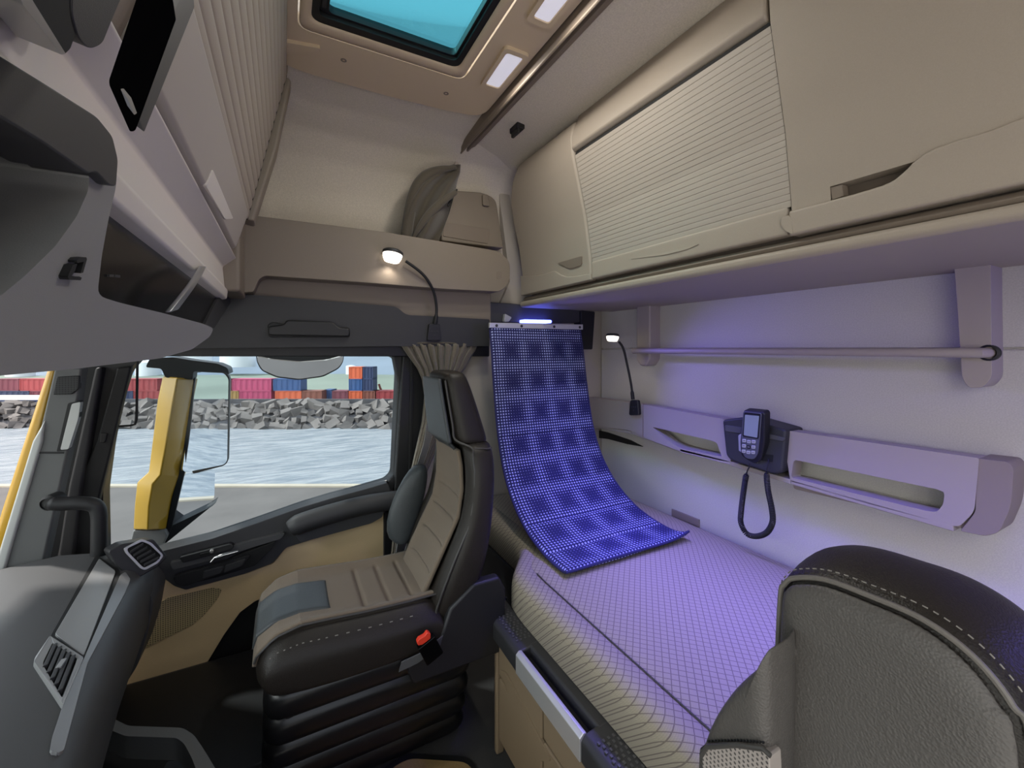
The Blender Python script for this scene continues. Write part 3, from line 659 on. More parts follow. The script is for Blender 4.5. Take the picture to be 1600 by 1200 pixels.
# tray below the dash
root = thing('lower_tray', 'dark open tray with a grey rim below the dashboard', 'tray', (-.1, 1.0, .15))
tz = CZ - .86
tp = [(168, 1118), (200, 1134), (285, 1137), (303, 1148), (318, 1170), (345, 1215), (360, 1260), (120, 1260), (130, 1180)]
th_ = [(166, 1138), (196, 1150), (276, 1153), (288, 1162), (300, 1185), (315, 1225), (330, 1260), (125, 1258), (138, 1190)]
MB().plate(rc(tp, 6, 3), plZ(tz), .05, holes=[rc(th_, 5, 3)], dirv=(0, 0, -1)).build('rim', M['pillar_grey'], root, bevel=.005)
MB().plate(tp, plZ(tz - .09), .2, dirv=(0, 0, -1)).build('floor_pan', M['void'], root)
MB().plate(rc([(262, 1189), (286, 1188), (300, 1210), (250, 1210)], 3, 3), plZ(tz - .07), .02, dirv=(0, 0, -1)).build('inner_pad', M['dash'], root, bevel=.003)
# ================================================================== REAR LOCKERS
def fx(z, off=0):      # curved, forward leaning front of the rear lockers: X at a height above the eye
    return interp([(.16, .955), (.225, .950), (.30, .948), (.45, .925), (.66, .872), (.72, .868), (.79, .885)], z) - off
def lx(px, py, off=0):     # sight line meets the locker front
    d = ray(px, py); t = .3
    while t < 4:
        p = d * t
        if p.x > fx(p.z, off): return CAM + p
        t += .002
    return CAM + p
def lyz(px, py): p = lx(px, py); return p.y, p.z - CZ
def curved(mb, y0f, y1f, z0, z1, off, t, nz=14):
    """panel following the locker front between two heights, with edge functions of height"""
    rows = []
    for k in range(nz + 1):
        z = lerp(z0, z1, k / nz); x = fx(z, off)
        ya, yb = (y0f(z) if callable(y0f) else y0f), (y1f(z) if callable(y1f) else y1f)
        rows.append([(x, ya, CZ + z), (x, yb, CZ + z), (x + t, yb, CZ + z), (x + t, ya, CZ + z)])
    return mb.loft(rows)
def lplate(mb, pts, off, t):   # flat-ish patch traced on the curved front
    top = [lx(x, y, off) for x, y in pts]
    c = sum(top, Vector()) / len(top); n = Vector((-1, 0, -.12)).normalized()
    return mb.plate(top, (c, n), t, is3d=True)
YA, YB, YC = 1.66, 1.163, .512
root = thing('rear_locker', 'long beige locker above the bunk with two doors around a ribbed roller shutter', 'locker', (1.2, .6, 1.4))
core = MB()
core.loft([[(fx(.79, -.02), y, CZ + .80), (fx(.66, -.03), y, CZ + .66), (fx(.45, -.03), y, CZ + .45), (fx(.25, -.03), y, CZ + .25), (fx(.2, -.035), y, CZ + .215), (XR, y, CZ + .215), (XR, y, CZ + .80)] for y in (-.55, YA - .02)])
core.build('body', M['beige_dark'], root)
MB().loft([[(.943, y, CZ + .186), (.936, y, CZ + .194), (.936, y, CZ + .206), (.944, y, CZ + .213), (XR, y, CZ + .213), (XR, y, CZ + .188)] for y in (-.55, YA + .01)]).build('underside', M['locker'], root, bevel=.004)
MB().loft([[(.952, y, CZ + .214), (.946, y, CZ + .222), (.956, y, CZ + .232), (.99, y, CZ + .232), (.99, y, CZ + .214)] for y in (-.55, YA)]).build('groove_bead', M['beige_dark'], root, bevel=.002)
mb = MB()
mb.loft([[(fx(.662) - .002, y, CZ + .664), (fx(.67) - .016, y, CZ + .676), (fx(.70) - .012, y, CZ + .715), (fx(.79), y, CZ + .795), (fx(.79) + .05, y, CZ + .80), (fx(.66) + .05, y, CZ + .664)] for y in (YC + .004, YB + .01)])
mb.build('header', M['locker'], root, bevel=.006)
MB().obox(Vector((fx(.66) + .003, (YB + YC) / 2, CZ + .657)), (.008, 0, 0), (0, (YB - YC) / 2, 0), (0, 0, .0045)).build('shutter_gap', M['void'], root)
# left door, rounded at the far end
def far_edge(z): return YA - .012 - .10 * max(0, (z - .52) / .27) ** 2 - .03 * max(0, (.30 - z) / .08) ** 2
mb = curved(MB(), lambda z: YB + .006, far_edge, .237, .775, .012, .03, 18)
dl = mb.build('door', M['locker'], root, bevel=.012, seg=4)
def lstep(pts, off, t, zlo, n=40):
    P = sorted([lyz(x, y) for x, y in pts]); y0, y1 = P[0][0], P[-1][0]
    cols = []
    for k in range(n + 1):
        y = lerp(y0, y1, k / n); zt = interp(P, y)
        cols.append([(fx(lerp(zlo, zt, j / 8), off), y, CZ + lerp(zlo, zt, j / 8)) for j in range(9)] + [(fx(zt, off) + t, y, CZ + zt), (fx(zlo, off) + t, y, CZ + zlo)])
    return MB().loft(cols)
lstep([(v.x, v.y) for v in spline([Vector((x, y, 0)) for x, y in ((818, 432), (845, 431), (862, 427), (872, 424), (882, 430), (896, 433), (929, 428))], 4)], .0175, .02, .238).build('lower_step', M['locker'], dl, bevel=.005, seg=3)
lplate(MB(), rc([(871, 411), (909, 400), (908, 414), (892, 420)], 2, 2), .0165, .004).build('finger_recess', M['beige_dark'], dl)
# middle roller shutter
NS = 26
def rsh(u, v):
    z = lerp(.298, .652, v); s = v * NS; fr = s - math.floor(s)
    off = .0085 + .0012 * (1 - (2 * fr - 1) ** 16)
    return (fx(z, off), lerp(YC - .002, YB, u), CZ + z)
shu = MB().grid(rsh, 4, NS * 16).build('roller_shutter', M['shutter'], root, smooth=50)
mb = curved(MB(), YC + .004, YB + .002, .240, .300, .014, .03, 5)
mb.build('bottom_rail', M['locker'], shu, bevel=.006, seg=3)
lplate(MB(), rc([(985, 405), (1058, 390), (1092, 381), (1075, 389), (1040, 398)], 2, 2), .0165, .01).build('finger_pull', M['locker'], shu, bevel=.002)
lplate(MB(), rc([(1222, 340), (1232, 336), (1236, 340), (1239, 366), (1228, 362), (1219, 350)], 2, 2), .02, .012).build('end_stop', M['locker'], shu, bevel=.004)
# right door with big handle
rp = MB()
def rdoor(pts, off, t, holes=()):
    mb = MB(); top = [[lx(x, y, off) for x, y in lp] for lp in [pts] + list(holes)]
    c = top[0][0]; n = Vector((-1, 0, -.15)).normalized()
    mb.plate(top[0], (c, n), t, holes=top[1:], is3d=True); return mb
# curved sheet built between two heights, with a gap for the handle pocket
ph = [lx(x, y, .012) for x, y in ((1297, 292), (1446, 246), (1436, 262), (1392, 290), (1300, 310))]
z_lo, z_hi = CZ + .237, CZ + .795
def sheet(mb, y0, y1, za, zb, off=.012, t=.03):
    return curved(mb, y0, y1, za - CZ, zb - CZ, off, t, max(2, int((zb - za) * 30)))
py0, py1 = ph[1].y, ph[0].y
pz0, pz1 = min(p.z for p in ph), max(p.z for p in ph)
mb = MB(); sheet(mb, py1, YC - .004, z_lo, z_hi); sheet(mb, -.5, py0, z_lo, z_hi)
sheet(mb, py0, py1, pz1 - .002, z_hi); sheet(mb, py0, py1, z_lo, pz0)
dn_ = mb.build('door', M['locker'], root, smooth=30)
zm = (pz0 + pz1) / 2; xm = fx(zm - CZ)
MB().box((xm + .028, py0 - .01, pz0 - .01), (xm + .034, py1 + .01, pz1 + .01)).build('handle_pocket', M['beige_dark'], dn_)
# raised lower step sweeping up to the near end
st = spline([Vector((x, y, 0)) for x, y in ((1240, 332), (1298, 317), (1350, 303), (1392, 290), (1412, 278), (1440, 252), (1462, 238), (1500, 224), (1560, 205), (1680, 160))], 5)
lstep([(v.x, v.y) for v in st], .0185, .02, .236, 60).build('lower_step', M['locker'], dn_, bevel=.005, seg=3)
lplate(MB(), rc([(1298, 293), (1316, 288), (1318, 306), (1300, 312)], 1, 2), .012, .02).build('pocket_end', M['beige_dark'], dn_, bevel=.002)
# ================================================================== REAR WALL FITTINGS
# hanging rod and its two brackets
root = thing('hanging_rail', 'greige clothes rail on two brackets on the rear wall', 'clothes rail', (1.4, .8, 1.18))
MB().plate(rc([(994, 470), (1015, 470), (1015, 561), (1008, 572), (1000, 572), (994, 562)], 4), plX(1.405), .07).build('bracket', M['shelf'], root, bevel=.008, seg=3)
MB().plate(rc([(1490, 405), (1548, 405), (1550, 590), (1536, 606), (1512, 606), (1503, 590)], [2, 2, 10, 10, 10, 10], 5), plX(1.395), .08).build('bracket', M['shelf'], root, bevel=.010, seg=4)
zr = hit(1300, 550, plX(1.375)).z
yl, yr = hit(992, 548, plX(1.375)).y, hit(1528, 553, plX(1.375)).y
path = [(1.375, yl, zr)] + [(1.375, lerp(yl, yr, t), zr) for t in (.25, .5, .75, .97)] + [(1.380, yr - .004, zr), (1.392, yr - .010, zr), (1.41, yr - .012, zr)]
MB().tube(path, .0115, 14).build('rail', M['shelf'], root)
MB().disc((1.394, yr - .012, zr), (-1, 0, 0), [(.018, -.01), (.018, .002), (.0135, .004), (.0135, -.01)], 20).build('collar', M['rubber'], root)
MB().disc((1.375, yl - .004, zr), (0, 1, 0), [(.0118, -.01), (.0135, 0), (.0135, .012), (.008, .016)], 14).build('end_cap', M['shelf'], root)
# long shelf moulding
root = thing('wall_shelf', 'long greige moulded shelf with two open slots on the rear wall', 'wall shelf', (1.42, .8, .95))
xs = 1.385; T = XR - xs
s1 = [(905, 619), (1015, 634), (1132, 655), (1142, 722), (1128, 720), (1060, 704), (1012, 686), (985, 672), (905, 664)]
h1 = rc([(1019, 667), (1110, 688), (1120, 692), (1128, 714), (1062, 700), (1048, 692)], [3, 3, 3, 3, 6, 5], 3)
MB().plate(rc(s1, [0, 4, 4, 4, 4, 8, 12, 12, 0], 4), plX(xs), .05, holes=[h1]).build('far_section', M['shelf'], root, bevel=.006, seg=3)
MB().plate([(1004, 632), (1005.2, 632), (1005, 683), (1003.8, 682)], plX(xs - .0008), .004).build('joint', M['shelf_end'], root)
s2 = [(1222, 672), (1300, 683), (1530, 716), (1522, 800), (1500, 822), (1490, 822), (1360, 788), (1235, 752)]
h2 = rc([(1240, 718), (1462, 764), (1476, 769), (1474, 788), (1464, 800), (1450, 799), (1340, 772), (1236, 746)], [6, 4, 5, 5, 5, 5, 4, 4], 3)
MB().plate(rc(s2, [6, 3, 4, 10, 14, 8, 4, 4], 4), plX(xs), .05, holes=[h2]).build('near_section', M['shelf'], root, bevel=.006, seg=3)
# band, underside lip and floor of the trough
def strip(pts_lo, pts_hi, x0, x1): pass
def wallbox(mb, a, b, dz0, dz1, x0, x1):  # bar between two wall points with height range
    pa, pb = hit(a[0], a[1], plX(xs)), hit(b[0], b[1], plX(xs))
    vs = []
    for p in (pa, pb):
        for x in (x0, x1):
            for dz in (dz0, dz1): vs.append((x, p.y, p.z + dz))
    return mb.add(vs, [(0, 1, 3, 2), (4, 6, 7, 5), (0, 4, 5, 1), (2, 3, 7, 6), (0, 2, 6, 4), (1, 5, 7, 3)])
mb = MB(); wallbox(mb, (905, 662), (985, 674), -.012, .002, xs + .004, XR); wallbox(mb, (1062, 702), (1142, 722), -.012, .004, xs, XR); wallbox(mb, (985, 674), (1062, 702), -.012, .004, xs + .004, XR)
wallbox(mb, (1142, 722), (1235, 750), -.014, .002, xs, XR); wallbox(mb, (1235, 750), (1490, 822), -.014, .002, xs, XR)
mb.build('shelf_floor', M['shelf'], root, bevel=.003)
# closed end near the camera
MB().plate(rc([(1526, 716), (1576, 722), (1584, 732), (1580, 790), (1562, 832), (1540, 838), (1520, 834), (1500, 830), (1524, 800)], [3, 8, 8, 14, 16, 10, 4, 4, 8], 5), plX(xs + .002), T).build('end_piece', M['shelf_end'], root, bevel=.008, seg=4)
MB().plate(rc([(1498, 822), (1526, 800), (1532, 730), (1560, 728), (1560, 800), (1545, 836), (1240, 764), (1238, 754)], 4, 3), plX(xs + .012), T * .6).build('end_return', M['shelf_end'], root, bevel=.005)
# shadow under the shelf, put in as a dark strip on the wall
o = MB().plate([(916, 668), (950, 676), (985, 688), (1004, 698), (980, 694), (950, 686), (916, 682)], plX(XR - .006), .01).build('painted_shelf_shadow', M['rubber']); structure(o, 'dark strip put in for the shadow under the wall shelf', 'trim')
# flush plate low on the wall
o = MB().plate([(1049, 795), (1092, 812), (1092, 824), (1049, 806)], plX(XR - .006), .01).build('wall_plate', M['shelf_end'], bevel=.002); tag(o, 'small flat greige cover plate on the rear wall just above the mattress', 'cover plate')
# phone cradle box
root = thing('phone_cradle', 'dark grey plastic cradle set into the wall shelf behind the handset', 'phone cradle', hit(1180, 700, plX(1.4)))
MB().plate(rc([(1128, 656), (1160, 652), (1228, 672), (1222, 738), (1210, 742), (1142, 720), (1134, 712)], [5, 3, 5, 5, 5, 5, 5], 3), plX(1.362), .10).build('body', M['black_soft'], root, bevel=.008, seg=3)
MB().plate(rc([(1132, 664), (1160, 668), (1226, 684), (1224, 690), (1160, 678), (1133, 674)], 2, 2), plX(1.359), .01).build('top_band', M['dash'], root, bevel=.002)
MB().plate(rc([(1191, 709), (1208, 711), (1207, 722), (1190, 720)], 1, 2), plX(1.3605), .004).build('socket', M['void'], root)
MB().plate(rc([(1191, 666), (1210, 670), (1208, 674), (1190, 671)], 2, 2), plX(1.366), .006).build('latch', M['silver'], root, bevel=.001)
MB().obox(hit(1178, 690, plX(1.364)), (.008, 0, 0), (0, .016, 0), (0, 0, .035)).build('holder', M['black'], root, bevel=.004)
# handset
root = thing('handset', 'silver and black telephone handset with a screen and keypad in the wall cradle', 'telephone handset', hit(1175, 690, plX(1.33)))
hx = 1.335
ax_ = Vector((1, -.12, .28)).normalized(); hp = (hit(1177, 685, plX(hx)), -ax_)
MB().plate(rc([(1162, 641), (1192, 644), (1195, 648), (1194, 690), (1190, 718), (1182, 725), (1166, 722), (1157, 712), (1156, 690), (1160, 646)], [4, 4, 3, 4, 8, 6, 6, 6, 3, 3], 4), hp, .028).build('shell', M['black'], root, bevel=.005)
MB().plate(rc([(1153, 680), (1158, 678), (1159, 700), (1164, 716), (1171, 721), (1169, 725), (1160, 720), (1154, 706)], 2, 2), (hp[0] + ax_ * .003, hp[1]), .02).build('grip_rim', M['phone_grey'], root, bevel=.002)
MB().plate(rc([(1191, 682), (1195, 684), (1191, 712), (1184, 724), (1176, 726), (1178, 722), (1187, 710)], 2, 2), (hp[0] + ax_ * .003, hp[1]), .02).build('grip_rim', M['phone_grey'], root, bevel=.002)
MB().plate(rc([(1161, 643), (1190, 646), (1187, 686), (1184, 710), (1178, 718), (1165, 716), (1159, 706), (1158, 686)], [3, 3, 2, 5, 4, 4, 5, 2], 3), (hp[0] - ax_ * .002, hp[1]), .006).build('face', M['phone_face'], root, bevel=.001)
MB().plate(rc([(1163, 644), (1188, 647), (1185, 686), (1160, 682)], 2, 2), (hp[0] - ax_ * .003, hp[1]), .004).build('screen_surround', M['black'], root)
MB().plate(rc([(1164, 648), (1186, 650), (1183, 684), (1162, 680)], 1, 2), (hp[0] - ax_ * .0036, hp[1]), .003).build('screen', M['screen'], root)
for j in range(3):
    for i in range(3):
        x, y = 1162.5 + i * 7.4 - j * .4, 688.5 + j * 8.3 + i * .9 + (.8 if i == 1 else 0)
        q = rc([(x - 3, y - 2.6), (x + 3, y - 2), (x + 2.8, y + 2.8), (x - 2.8, y + 2.2)], 1, 2)
        dark = i == 1 and j == 1
        MB().plate(q, (hp[0] - ax_ * .0035, hp[1]), .003).build('key', M['black'] if dark else M['button'], root, bevel=.0006, seg=2)
        MB().plate([(x - 1.9, y - .5), (x + 1.9, y - .1), (x + 1.9, y + .5), (x - 1.9, y + .1)], (hp[0] - ax_ * .0039, hp[1]), .001).build('key_mark', M['button'] if dark else M['black'], root)
# coiled cord
ctrl = [(1171, 724), (1171, 729), (1167, 738), (1163, 760), (1158, 800), (1158, 818), (1167, 834), (1182, 838), (1198, 832), (1207, 816), (1206, 795), (1200, 765), (1198, 738), (1201, 722), (1200, 716)]
cxs = [1.336, 1.335, 1.335, 1.338, 1.345, 1.348, 1.35, 1.352, 1.352, 1.35, 1.347, 1.343, 1.345, 1.354, 1.362]
cp3 = spline([hit(a, b, plX(x)) for (a, b), x in zip(ctrl, cxs)], 40)
L = [0]
for a, b in zip(cp3, cp3[1:]): L.append(L[-1] + (b - a).length)
hel = []; pitch = .0050; steps = int(L[-1] / pitch * 10)
def at_len(s):
    lo, hi = 0, len(L) - 1
    while hi - lo > 1:
        m = (lo + hi) // 2
        if L[m] <= s: lo = m
        else: hi = m
    t = (s - L[lo]) / max(1e-9, L[hi] - L[lo]); return cp3[lo].lerp(cp3[hi], t), (cp3[hi] - cp3[lo]).normalized()
for k in range(steps + 1):
    s = L[-1] * k / steps; p, t = at_len(s)
    a = t.cross(Vector((1, 0, 0))).normalized(); b = a.cross(t)
    amp = .0072 * min(1, max(0, (s - .035) / .01), max(0, (L[-1] - s - .045) / .01)); q = 2 * math.pi * s / pitch
    hel.append(p + a * math.cos(q) * amp + b * math.sin(q) * amp)
o = MB().tube(hel, .0021, 5).build('coiled_cord', M['rubber']); tag(o, 'black coiled telephone cord looping down from the handset', 'cord')
# ---------------- gooseneck reading lamps
def gooseneck(label, pl, base, neck, head, tilt, xoff, n_out, power):
    root = thing('reading_lamp', label, 'reading lamp', hit(base[0], base[1], pl), 'gooseneck reading lamps')
    nrm = Vector(n_out)
    bx, by, bw, bh = base
    MB().plate(rc([(bx - bw * .75, by - bh), (bx + bw * .75, by - bh), (bx + bw, by + bh), (bx - bw, by + bh)], 3, 3), (hit(bx, by, pl) + nrm * .018, pl[1]), .018).build('base', M['black'], root, bevel=.004)
    for i, j in ((-.4, -.1), (0, -.1), (.4, -.1), (0, .35)):
        MB().disc(hit(bx + i * bw, by + j * bh, (hit(bx, by, pl) + nrm * .019, pl[1])), nrm, [(.003, -.001), (.003, .0012), (.001, .0015)], 10).build('base_button', M['console_dark'], root)
    pts = spline([hit(x, y, (hit(bx, by, pl) + nrm * (.014 + o), pl[1])) for x, y, o in neck], 8)
    MB().tube(pts, [.0085 if i < 5 else .0055 for i in range(len(pts))], 10).build('neck', M['rubber'], root)
    hc = hit(head[0], head[1], (hit(bx, by, pl) + nrm * (.014 + neck[-1][2]), pl[1]))
    t = Vector(tilt).normalized(); r = head[2]
    cap = MB().disc(hc, t, [(.001, r * .62), (r * .85, r * .60), (r * .98, r * .48), (r, r * .3), (r * .97, r * .2)], 24).build('head', M['console_dark'], root, smooth=35)
    MB().disc(hc, t, [(r * .95, r * .22), (r * .9, -.1 * r), (r * .72, -r * .48), (.001, -r * .52)], 24).build('lens', M['lamp_glow'], root, smooth=50)
    l = bpy.data.lights.new('reading_light', 'SPOT'); l.energy = power; l.spot_size = R(150); l.spot_blend = .8; l.color = (1, .9, .78); l.shadow_soft_size = .012
    lo = bpy.data.objects.new('reading_light', l); lo.location = hc - t * (r * .75)
    lo.rotation_euler = (-t).to_track_quat('-Z', 'Y').to_euler(); COL.objects.link(lo)
M['lamp_glow'] = mat('glowing_lamp_lens', (245, 240, 232), .3, emit=(255, 244, 226), estr=2.2)
gooseneck('lit gooseneck reading lamp on the black trim above the passenger door', plY(1.672), (679, 519, 11, 13), [(680, 506, 0), (682, 480, .006), (676, 452, .03), (660, 428, .05), (634, 408, .055)], (613, 401, .038), (.16, .10, 1), 0, (0, -1, 0), .5)
gooseneck('lit gooseneck reading lamp on the far end of the rear wall shelf', plX(1.385), (990, 637, 8, 12), [(989, 624, 0), (986, 600, .005), (980, 570, .02), (974, 545, .04), (967, 534, .05)], (957, 528, .030), (.12, .05, 1), 0, (-1, 0, 0), .4)
# ================================================================== BUNK
ZM = CZ - .668
def mfront(y):   # front edge of the mattress, stepping back behind the passenger seat
    return interp([(-.6, .585), (1.06, .590), (1.13, .600), (1.17, .635), (1.24, .690), (1.32, .715), (1.76, .72)], y)
root = thing('mattress', 'bunk mattress in a checked beige cover, lit violet', 'mattress', (1.0, .6, ZM - .12))
ys_ = [-.58, -.3, 0, .3, .6, .8, .95, 1.03, 1.08, 1.12, 1.15, 1.18, 1.21, 1.24, 1.28, 1.32, 1.4, 1.5, 1.62, 1.74]
rings = []
for y in ys_:
    x0 = mfront(y); prof = []
    for a in range(0, 7):
        q = a / 6 * math.pi / 2; prof.append((x0 + .035 - .035 * math.cos(q - 0), y, ZM - .045 + .045 * math.sin(q)))
    prof.append((x0 + .065, y, ZM - .0004)); prof.append((x0 + .07, y, ZM - .003)); prof.append((x0 + .075, y, ZM - .0004)); prof.append((x0 + .11, y, ZM + .001)); prof.append((1.0, y, ZM + .002)); prof.append((1.24, y, ZM)); prof.append((1.34, y, ZM - .010)); prof.append((1.42, y, ZM - .030)); prof.append((1.455, y, ZM - .044)); prof.append((1.462, y, ZM - .06)); prof.append((1.46, y, ZM - .12)); prof.append((x0 + .01, y, ZM - .12)); prof.append((x0, y, ZM - .10))
    rings.append(prof)
MB().loft(rings).build('cover', M['mattress'], root, smooth=40)
sm = [Vector((mfront(y) + .070, y, ZM + .0002)) for y in ys_ if y < 1.10]
MB().tube(sm, .0016, 6).build('seam', M['piping'], root)
# bunk box with ledge, drawers and aluminium grip
root = thing('bunk_box', 'tan plastic drawer front and box under the bunk', 'bunk box', (.9, .6, 0))
xf = .548
MB().box((.580, -.58, 0), (1.46, 1.128, ZM - .122)).build('box', M['drawer'], root, bevel=.006)
MB().box((.72, 1.12, 0), (1.46, 1.75, ZM - .122)).build('rear_box', M['black_soft'], root, bevel=.006)
def dr(pts, nm, off=.0, t=.02):
    return MB().plate(rc(pts, 3, 3), plX(xf - off), t).build(nm, M['drawer'], root, bevel=.004)
def drY(y0, y1, z0, z1, nm, off=0.0, mtl='drawer'):
    return MB().box((xf - off, y0, z0), (xf + .02, y1, z1)).build(nm, M[mtl], root, bevel=.005)
ydv = hit(847, 1140, plX(xf)).y
drY(1.108, 1.126, .0, .40, 'side_panel', .004)
drY(ydv + .004, 1.104, .235, .345, 'drawer_front')
drY(ydv + .004, 1.104, .05, .228, 'drawer_front')
drY(.55, ydv - .004, .245, .345, 'drawer_front')
drY(.55, ydv - .004, .05, .238, 'drawer_front')
drY(.0, .545, .05, .345, 'drawer_front')
# diagonal press line on the lower panel
MB().plate(rc([(780, 1046), (790, 1050), (826, 1120), (846, 1160), (860, 1190), (840, 1190), (808, 1120)], 4, 3), plX(xf - .003), .01).build('pressed_rib', M['drawer'], root, bevel=.003)
MB().box((xf - .002, 1.124, 0), (.60, 1.132, .40)).build('edge_strip', M['black'], root, bevel=.002)
# ledge
root = thing('bunk_ledge', 'black ribbed plastic ledge along the front of the bunk', 'ledge', (.56, .8, .4))
zl = CZ - .778
def ledge_prof(y, x0, z=zl):
    return [(x0, y, z - .055), (x0, y, z - .012), (x0 + .010, y, z), (x0 + .05, y, z + .004), (x0 + .075, y, z + .004), (x0 + .075, y, z - .055)]
ye = [hit(x, y, plZ(zl)).y for x, y in ((765, 944), (803, 1022), (913, 1145))]
mb = MB(); mb.loft([ledge_prof(ye[0] + .01, .545), ledge_prof(ye[0], .530), ledge_prof(ye[1] + .01, .526), ledge_prof(ye[1], .526)])
mb.loft([ledge_prof(ye[2], .526), ledge_prof(.4, .526), ledge_prof(-.55, .526)])
mb.loft([[(.566, y, zl - .06), (.566, y, zl + .002), (.572, y, zl + .005), (.602, y, zl + .005), (.602, y, zl - .06)] for y in (ye[2] - .01, ye[1] + .01)])
mb.build('ledge', M['black_soft'], root, bevel=.005)
MB().box((.540, ye[2], zl - .035), (.57, ye[1], zl - .024)).build('recess_floor', M['void'], root)
# raised ribs on both textured fields
def ribs(y0, y1, n):
    mb = MB()
    for k in range(n):
        y = lerp(y0, y1, (k + .5) / n)
        for j in range(4):
            x = .545 + j * .0125 + (k % 2) * .004
            mb.obox((x, y, zl + .0035), (.0022, 0, .0002), (0, abs(y1 - y0) / n * .30, 0), (0, 0, .0012))
    return mb
ribs(ye[0] - .02, ye[1] + .03, 17).build('rib_pattern', M['dash'], root)
ribs(ye[2] - .03, .30, 34).build('rib_pattern', M['dash'], root)
MB().box((.555, lerp(ye[1], ye[2], .55) - .012, zl - .05), (.572, lerp(ye[1], ye[2], .55) + .012, zl - .025)).build('catch', M['void'], root, bevel=.003)
hb = [(.5235, zl - .006), (.5325, zl + .002), (.540, zl + .001), (.5445, zl - .008), (.5445, zl - .052), (.5235, zl - .054)]
o = MB().loft([[(x, y, z) for x, z in hb] for y in (ye[2] - .002, ye[1] + .004)]).build('grip_bar', M['alu'], bevel=.002); tag(o, 'brushed aluminium grip bar set in the bunk ledge', 'grip bar')
# ================================================================== BLUE DOTTED BACKREST
root = thing('fold_out_backrest', 'navy blue dotted padded backrest hanging from the corner down onto the mattress', 'backrest', (.97, 1.3, ZM))
tab = [Vector((0, 1.575, CZ + .085)), Vector((0, 1.555, CZ - .02)), Vector((0, 1.532, CZ - .16)), Vector((0, 1.498, CZ - .32)), Vector((0, 1.445, CZ - .455)), Vector((0, 1.36, CZ - .555)), Vector((0, 1.25, CZ - .622)), Vector((0, 1.13, ZM + .017)), Vector((0, 1.035, ZM + .014)), Vector((0, 1.012, ZM + .020))]
pp = spline(tab, 14); LL = [0]
for a, b in zip(pp, pp[1:]): LL.append(LL[-1] + (b - a).length)
TOT = LL[-1]
SE = [.048, .24, .445, .635, .80, .945]
def mat_at(s):
    for i in range(len(LL) - 1):
        if LL[i + 1] >= s: break
    t = (s - LL[i]) / (LL[i + 1] - LL[i]); p = pp[i].lerp(pp[i + 1], t); tg = (pp[i + 1] - pp[i]).normalized()
    return p, Vector((0, tg.z, -tg.y))
def matf(side):
    def f(u, v):
        s = v * TOT * .9999; p, n = mat_at(s)
        if n.y > 0 or n.z < 0: n = -n if n.dot(Vector((0, -1, .5))) < 0 else n
        dip = sum(math.exp(-((s - e) / .0055) ** 2) for e in SE)
        eu = min(u, 1 - u); edge = min(1, eu / .02) ** .5; ev = min(1, (1 - v) / .012) ** .5
        th = .009 * edge * ev * (1 - .55 * min(1, dip)) + .001 * math.sin(u * 9 + v * 17) * edge
        x0 = interp([(0, .742), (.5, .738), (1, .722)], v); x1 = interp([(0, 1.200), (.4, 1.205), (1, 1.238)], v)
        curl = .014 * max(0, (v - .93) / .07) ** 2 * (max(0, u - .80) / .2) ** 2
        q = Vector((lerp(x0, x1, u), p.y, p.z + curl))
        return q + n * (th if side > 0 else -.003)
    return f
mb = MB(); mb.grid(matf(1), 60, 240); 
mb.build('cushion', M['dotted'], root, smooth=60, fix=False)
mb = MB(); mb.grid(matf(-1), 12, 120, flip=True); mb.build('backing', M['dotted_edge'], root, fix=False)
rim = [matf(1)(0, v / 60) for v in range(61)] + [matf(1)(u / 20, 1) for u in range(1, 20)] + [matf(1)(1, 1 - v / 60) for v in range(61)]
MB().tube(rim, .0042, 8).build('binding', M['dotted_edge'], root)
o = MB().plate([(765, 504), (911, 507), (911, 515), (765, 512)], plY(1.562), .012).build('header_rail', M['alu'], bevel=.0015); tag(o, 'aluminium rail holding the top of the blue backrest', 'rail')
for x in (776, 815, 866, 906):
    MB().disc(hit(x, 508.5 + (x - 765) * .02, plY(1.5615)), (0, -1, 0), [(.006, -.001), (.006, .001), (.003, .0016), (.001, .0016)], 12).build('rail_screw', M['console_dark'], o)
# ================================================================== PASSENGER SEAT
seat = thing('passenger_seat', 'empty passenger seat in dark leather and brown cloth with a built-in headrest', 'seat', (.25, 1.31, 0))
YN, YF = 1.105, 1.500; YM = (YN + YF) / 2; HW = (YF - YN) / 2
# cushion: rings across the seat, profile from rear bottom over the top to the front bottom
def cush(y, t):    # t from -1 (near) to 1 (far)
    e = abs(t); r = max(0, (e - .70) / .30); k = 1 - (1 - math.sqrt(max(0, 1 - r * r))) * .95
    bol = .020 * math.exp(-((e - .74) / .16) ** 2)
    zt, zb = .482, .39
    z = lambda a: lerp(zb + .04, a, k)
    x0 = -.055 + .02 * r * r
    P = [(.40, .40), (.39, z(.470 + bol)), (.30, z(.470 + bol)), (.20, z(.474 + bol)), (.10, z(.482 + bol)), (.035, z(.490 + bol * .8)), (-.015, z(.484 + bol * .5)), (x0 + .004, z(.462)), (x0 - .006, lerp(.42, .43, k)), (x0 + .002, .398), (x0 + .03, .382), (.1, .375), (.25, .372), (.39, .378)]
    return [(x, y, zz) for x, zz in P]
ts = [-1, -.985, -.95, -.9, -.84, -.78, -.72, -.64, -.5, -.25, 0, .25, .5, .64, .72, .78, .84, .9, .95, .985, 1]
MB().loft([cush(YM + t * HW, t) for t in ts]).build('cushion', M['leather'], seat, sub=1)
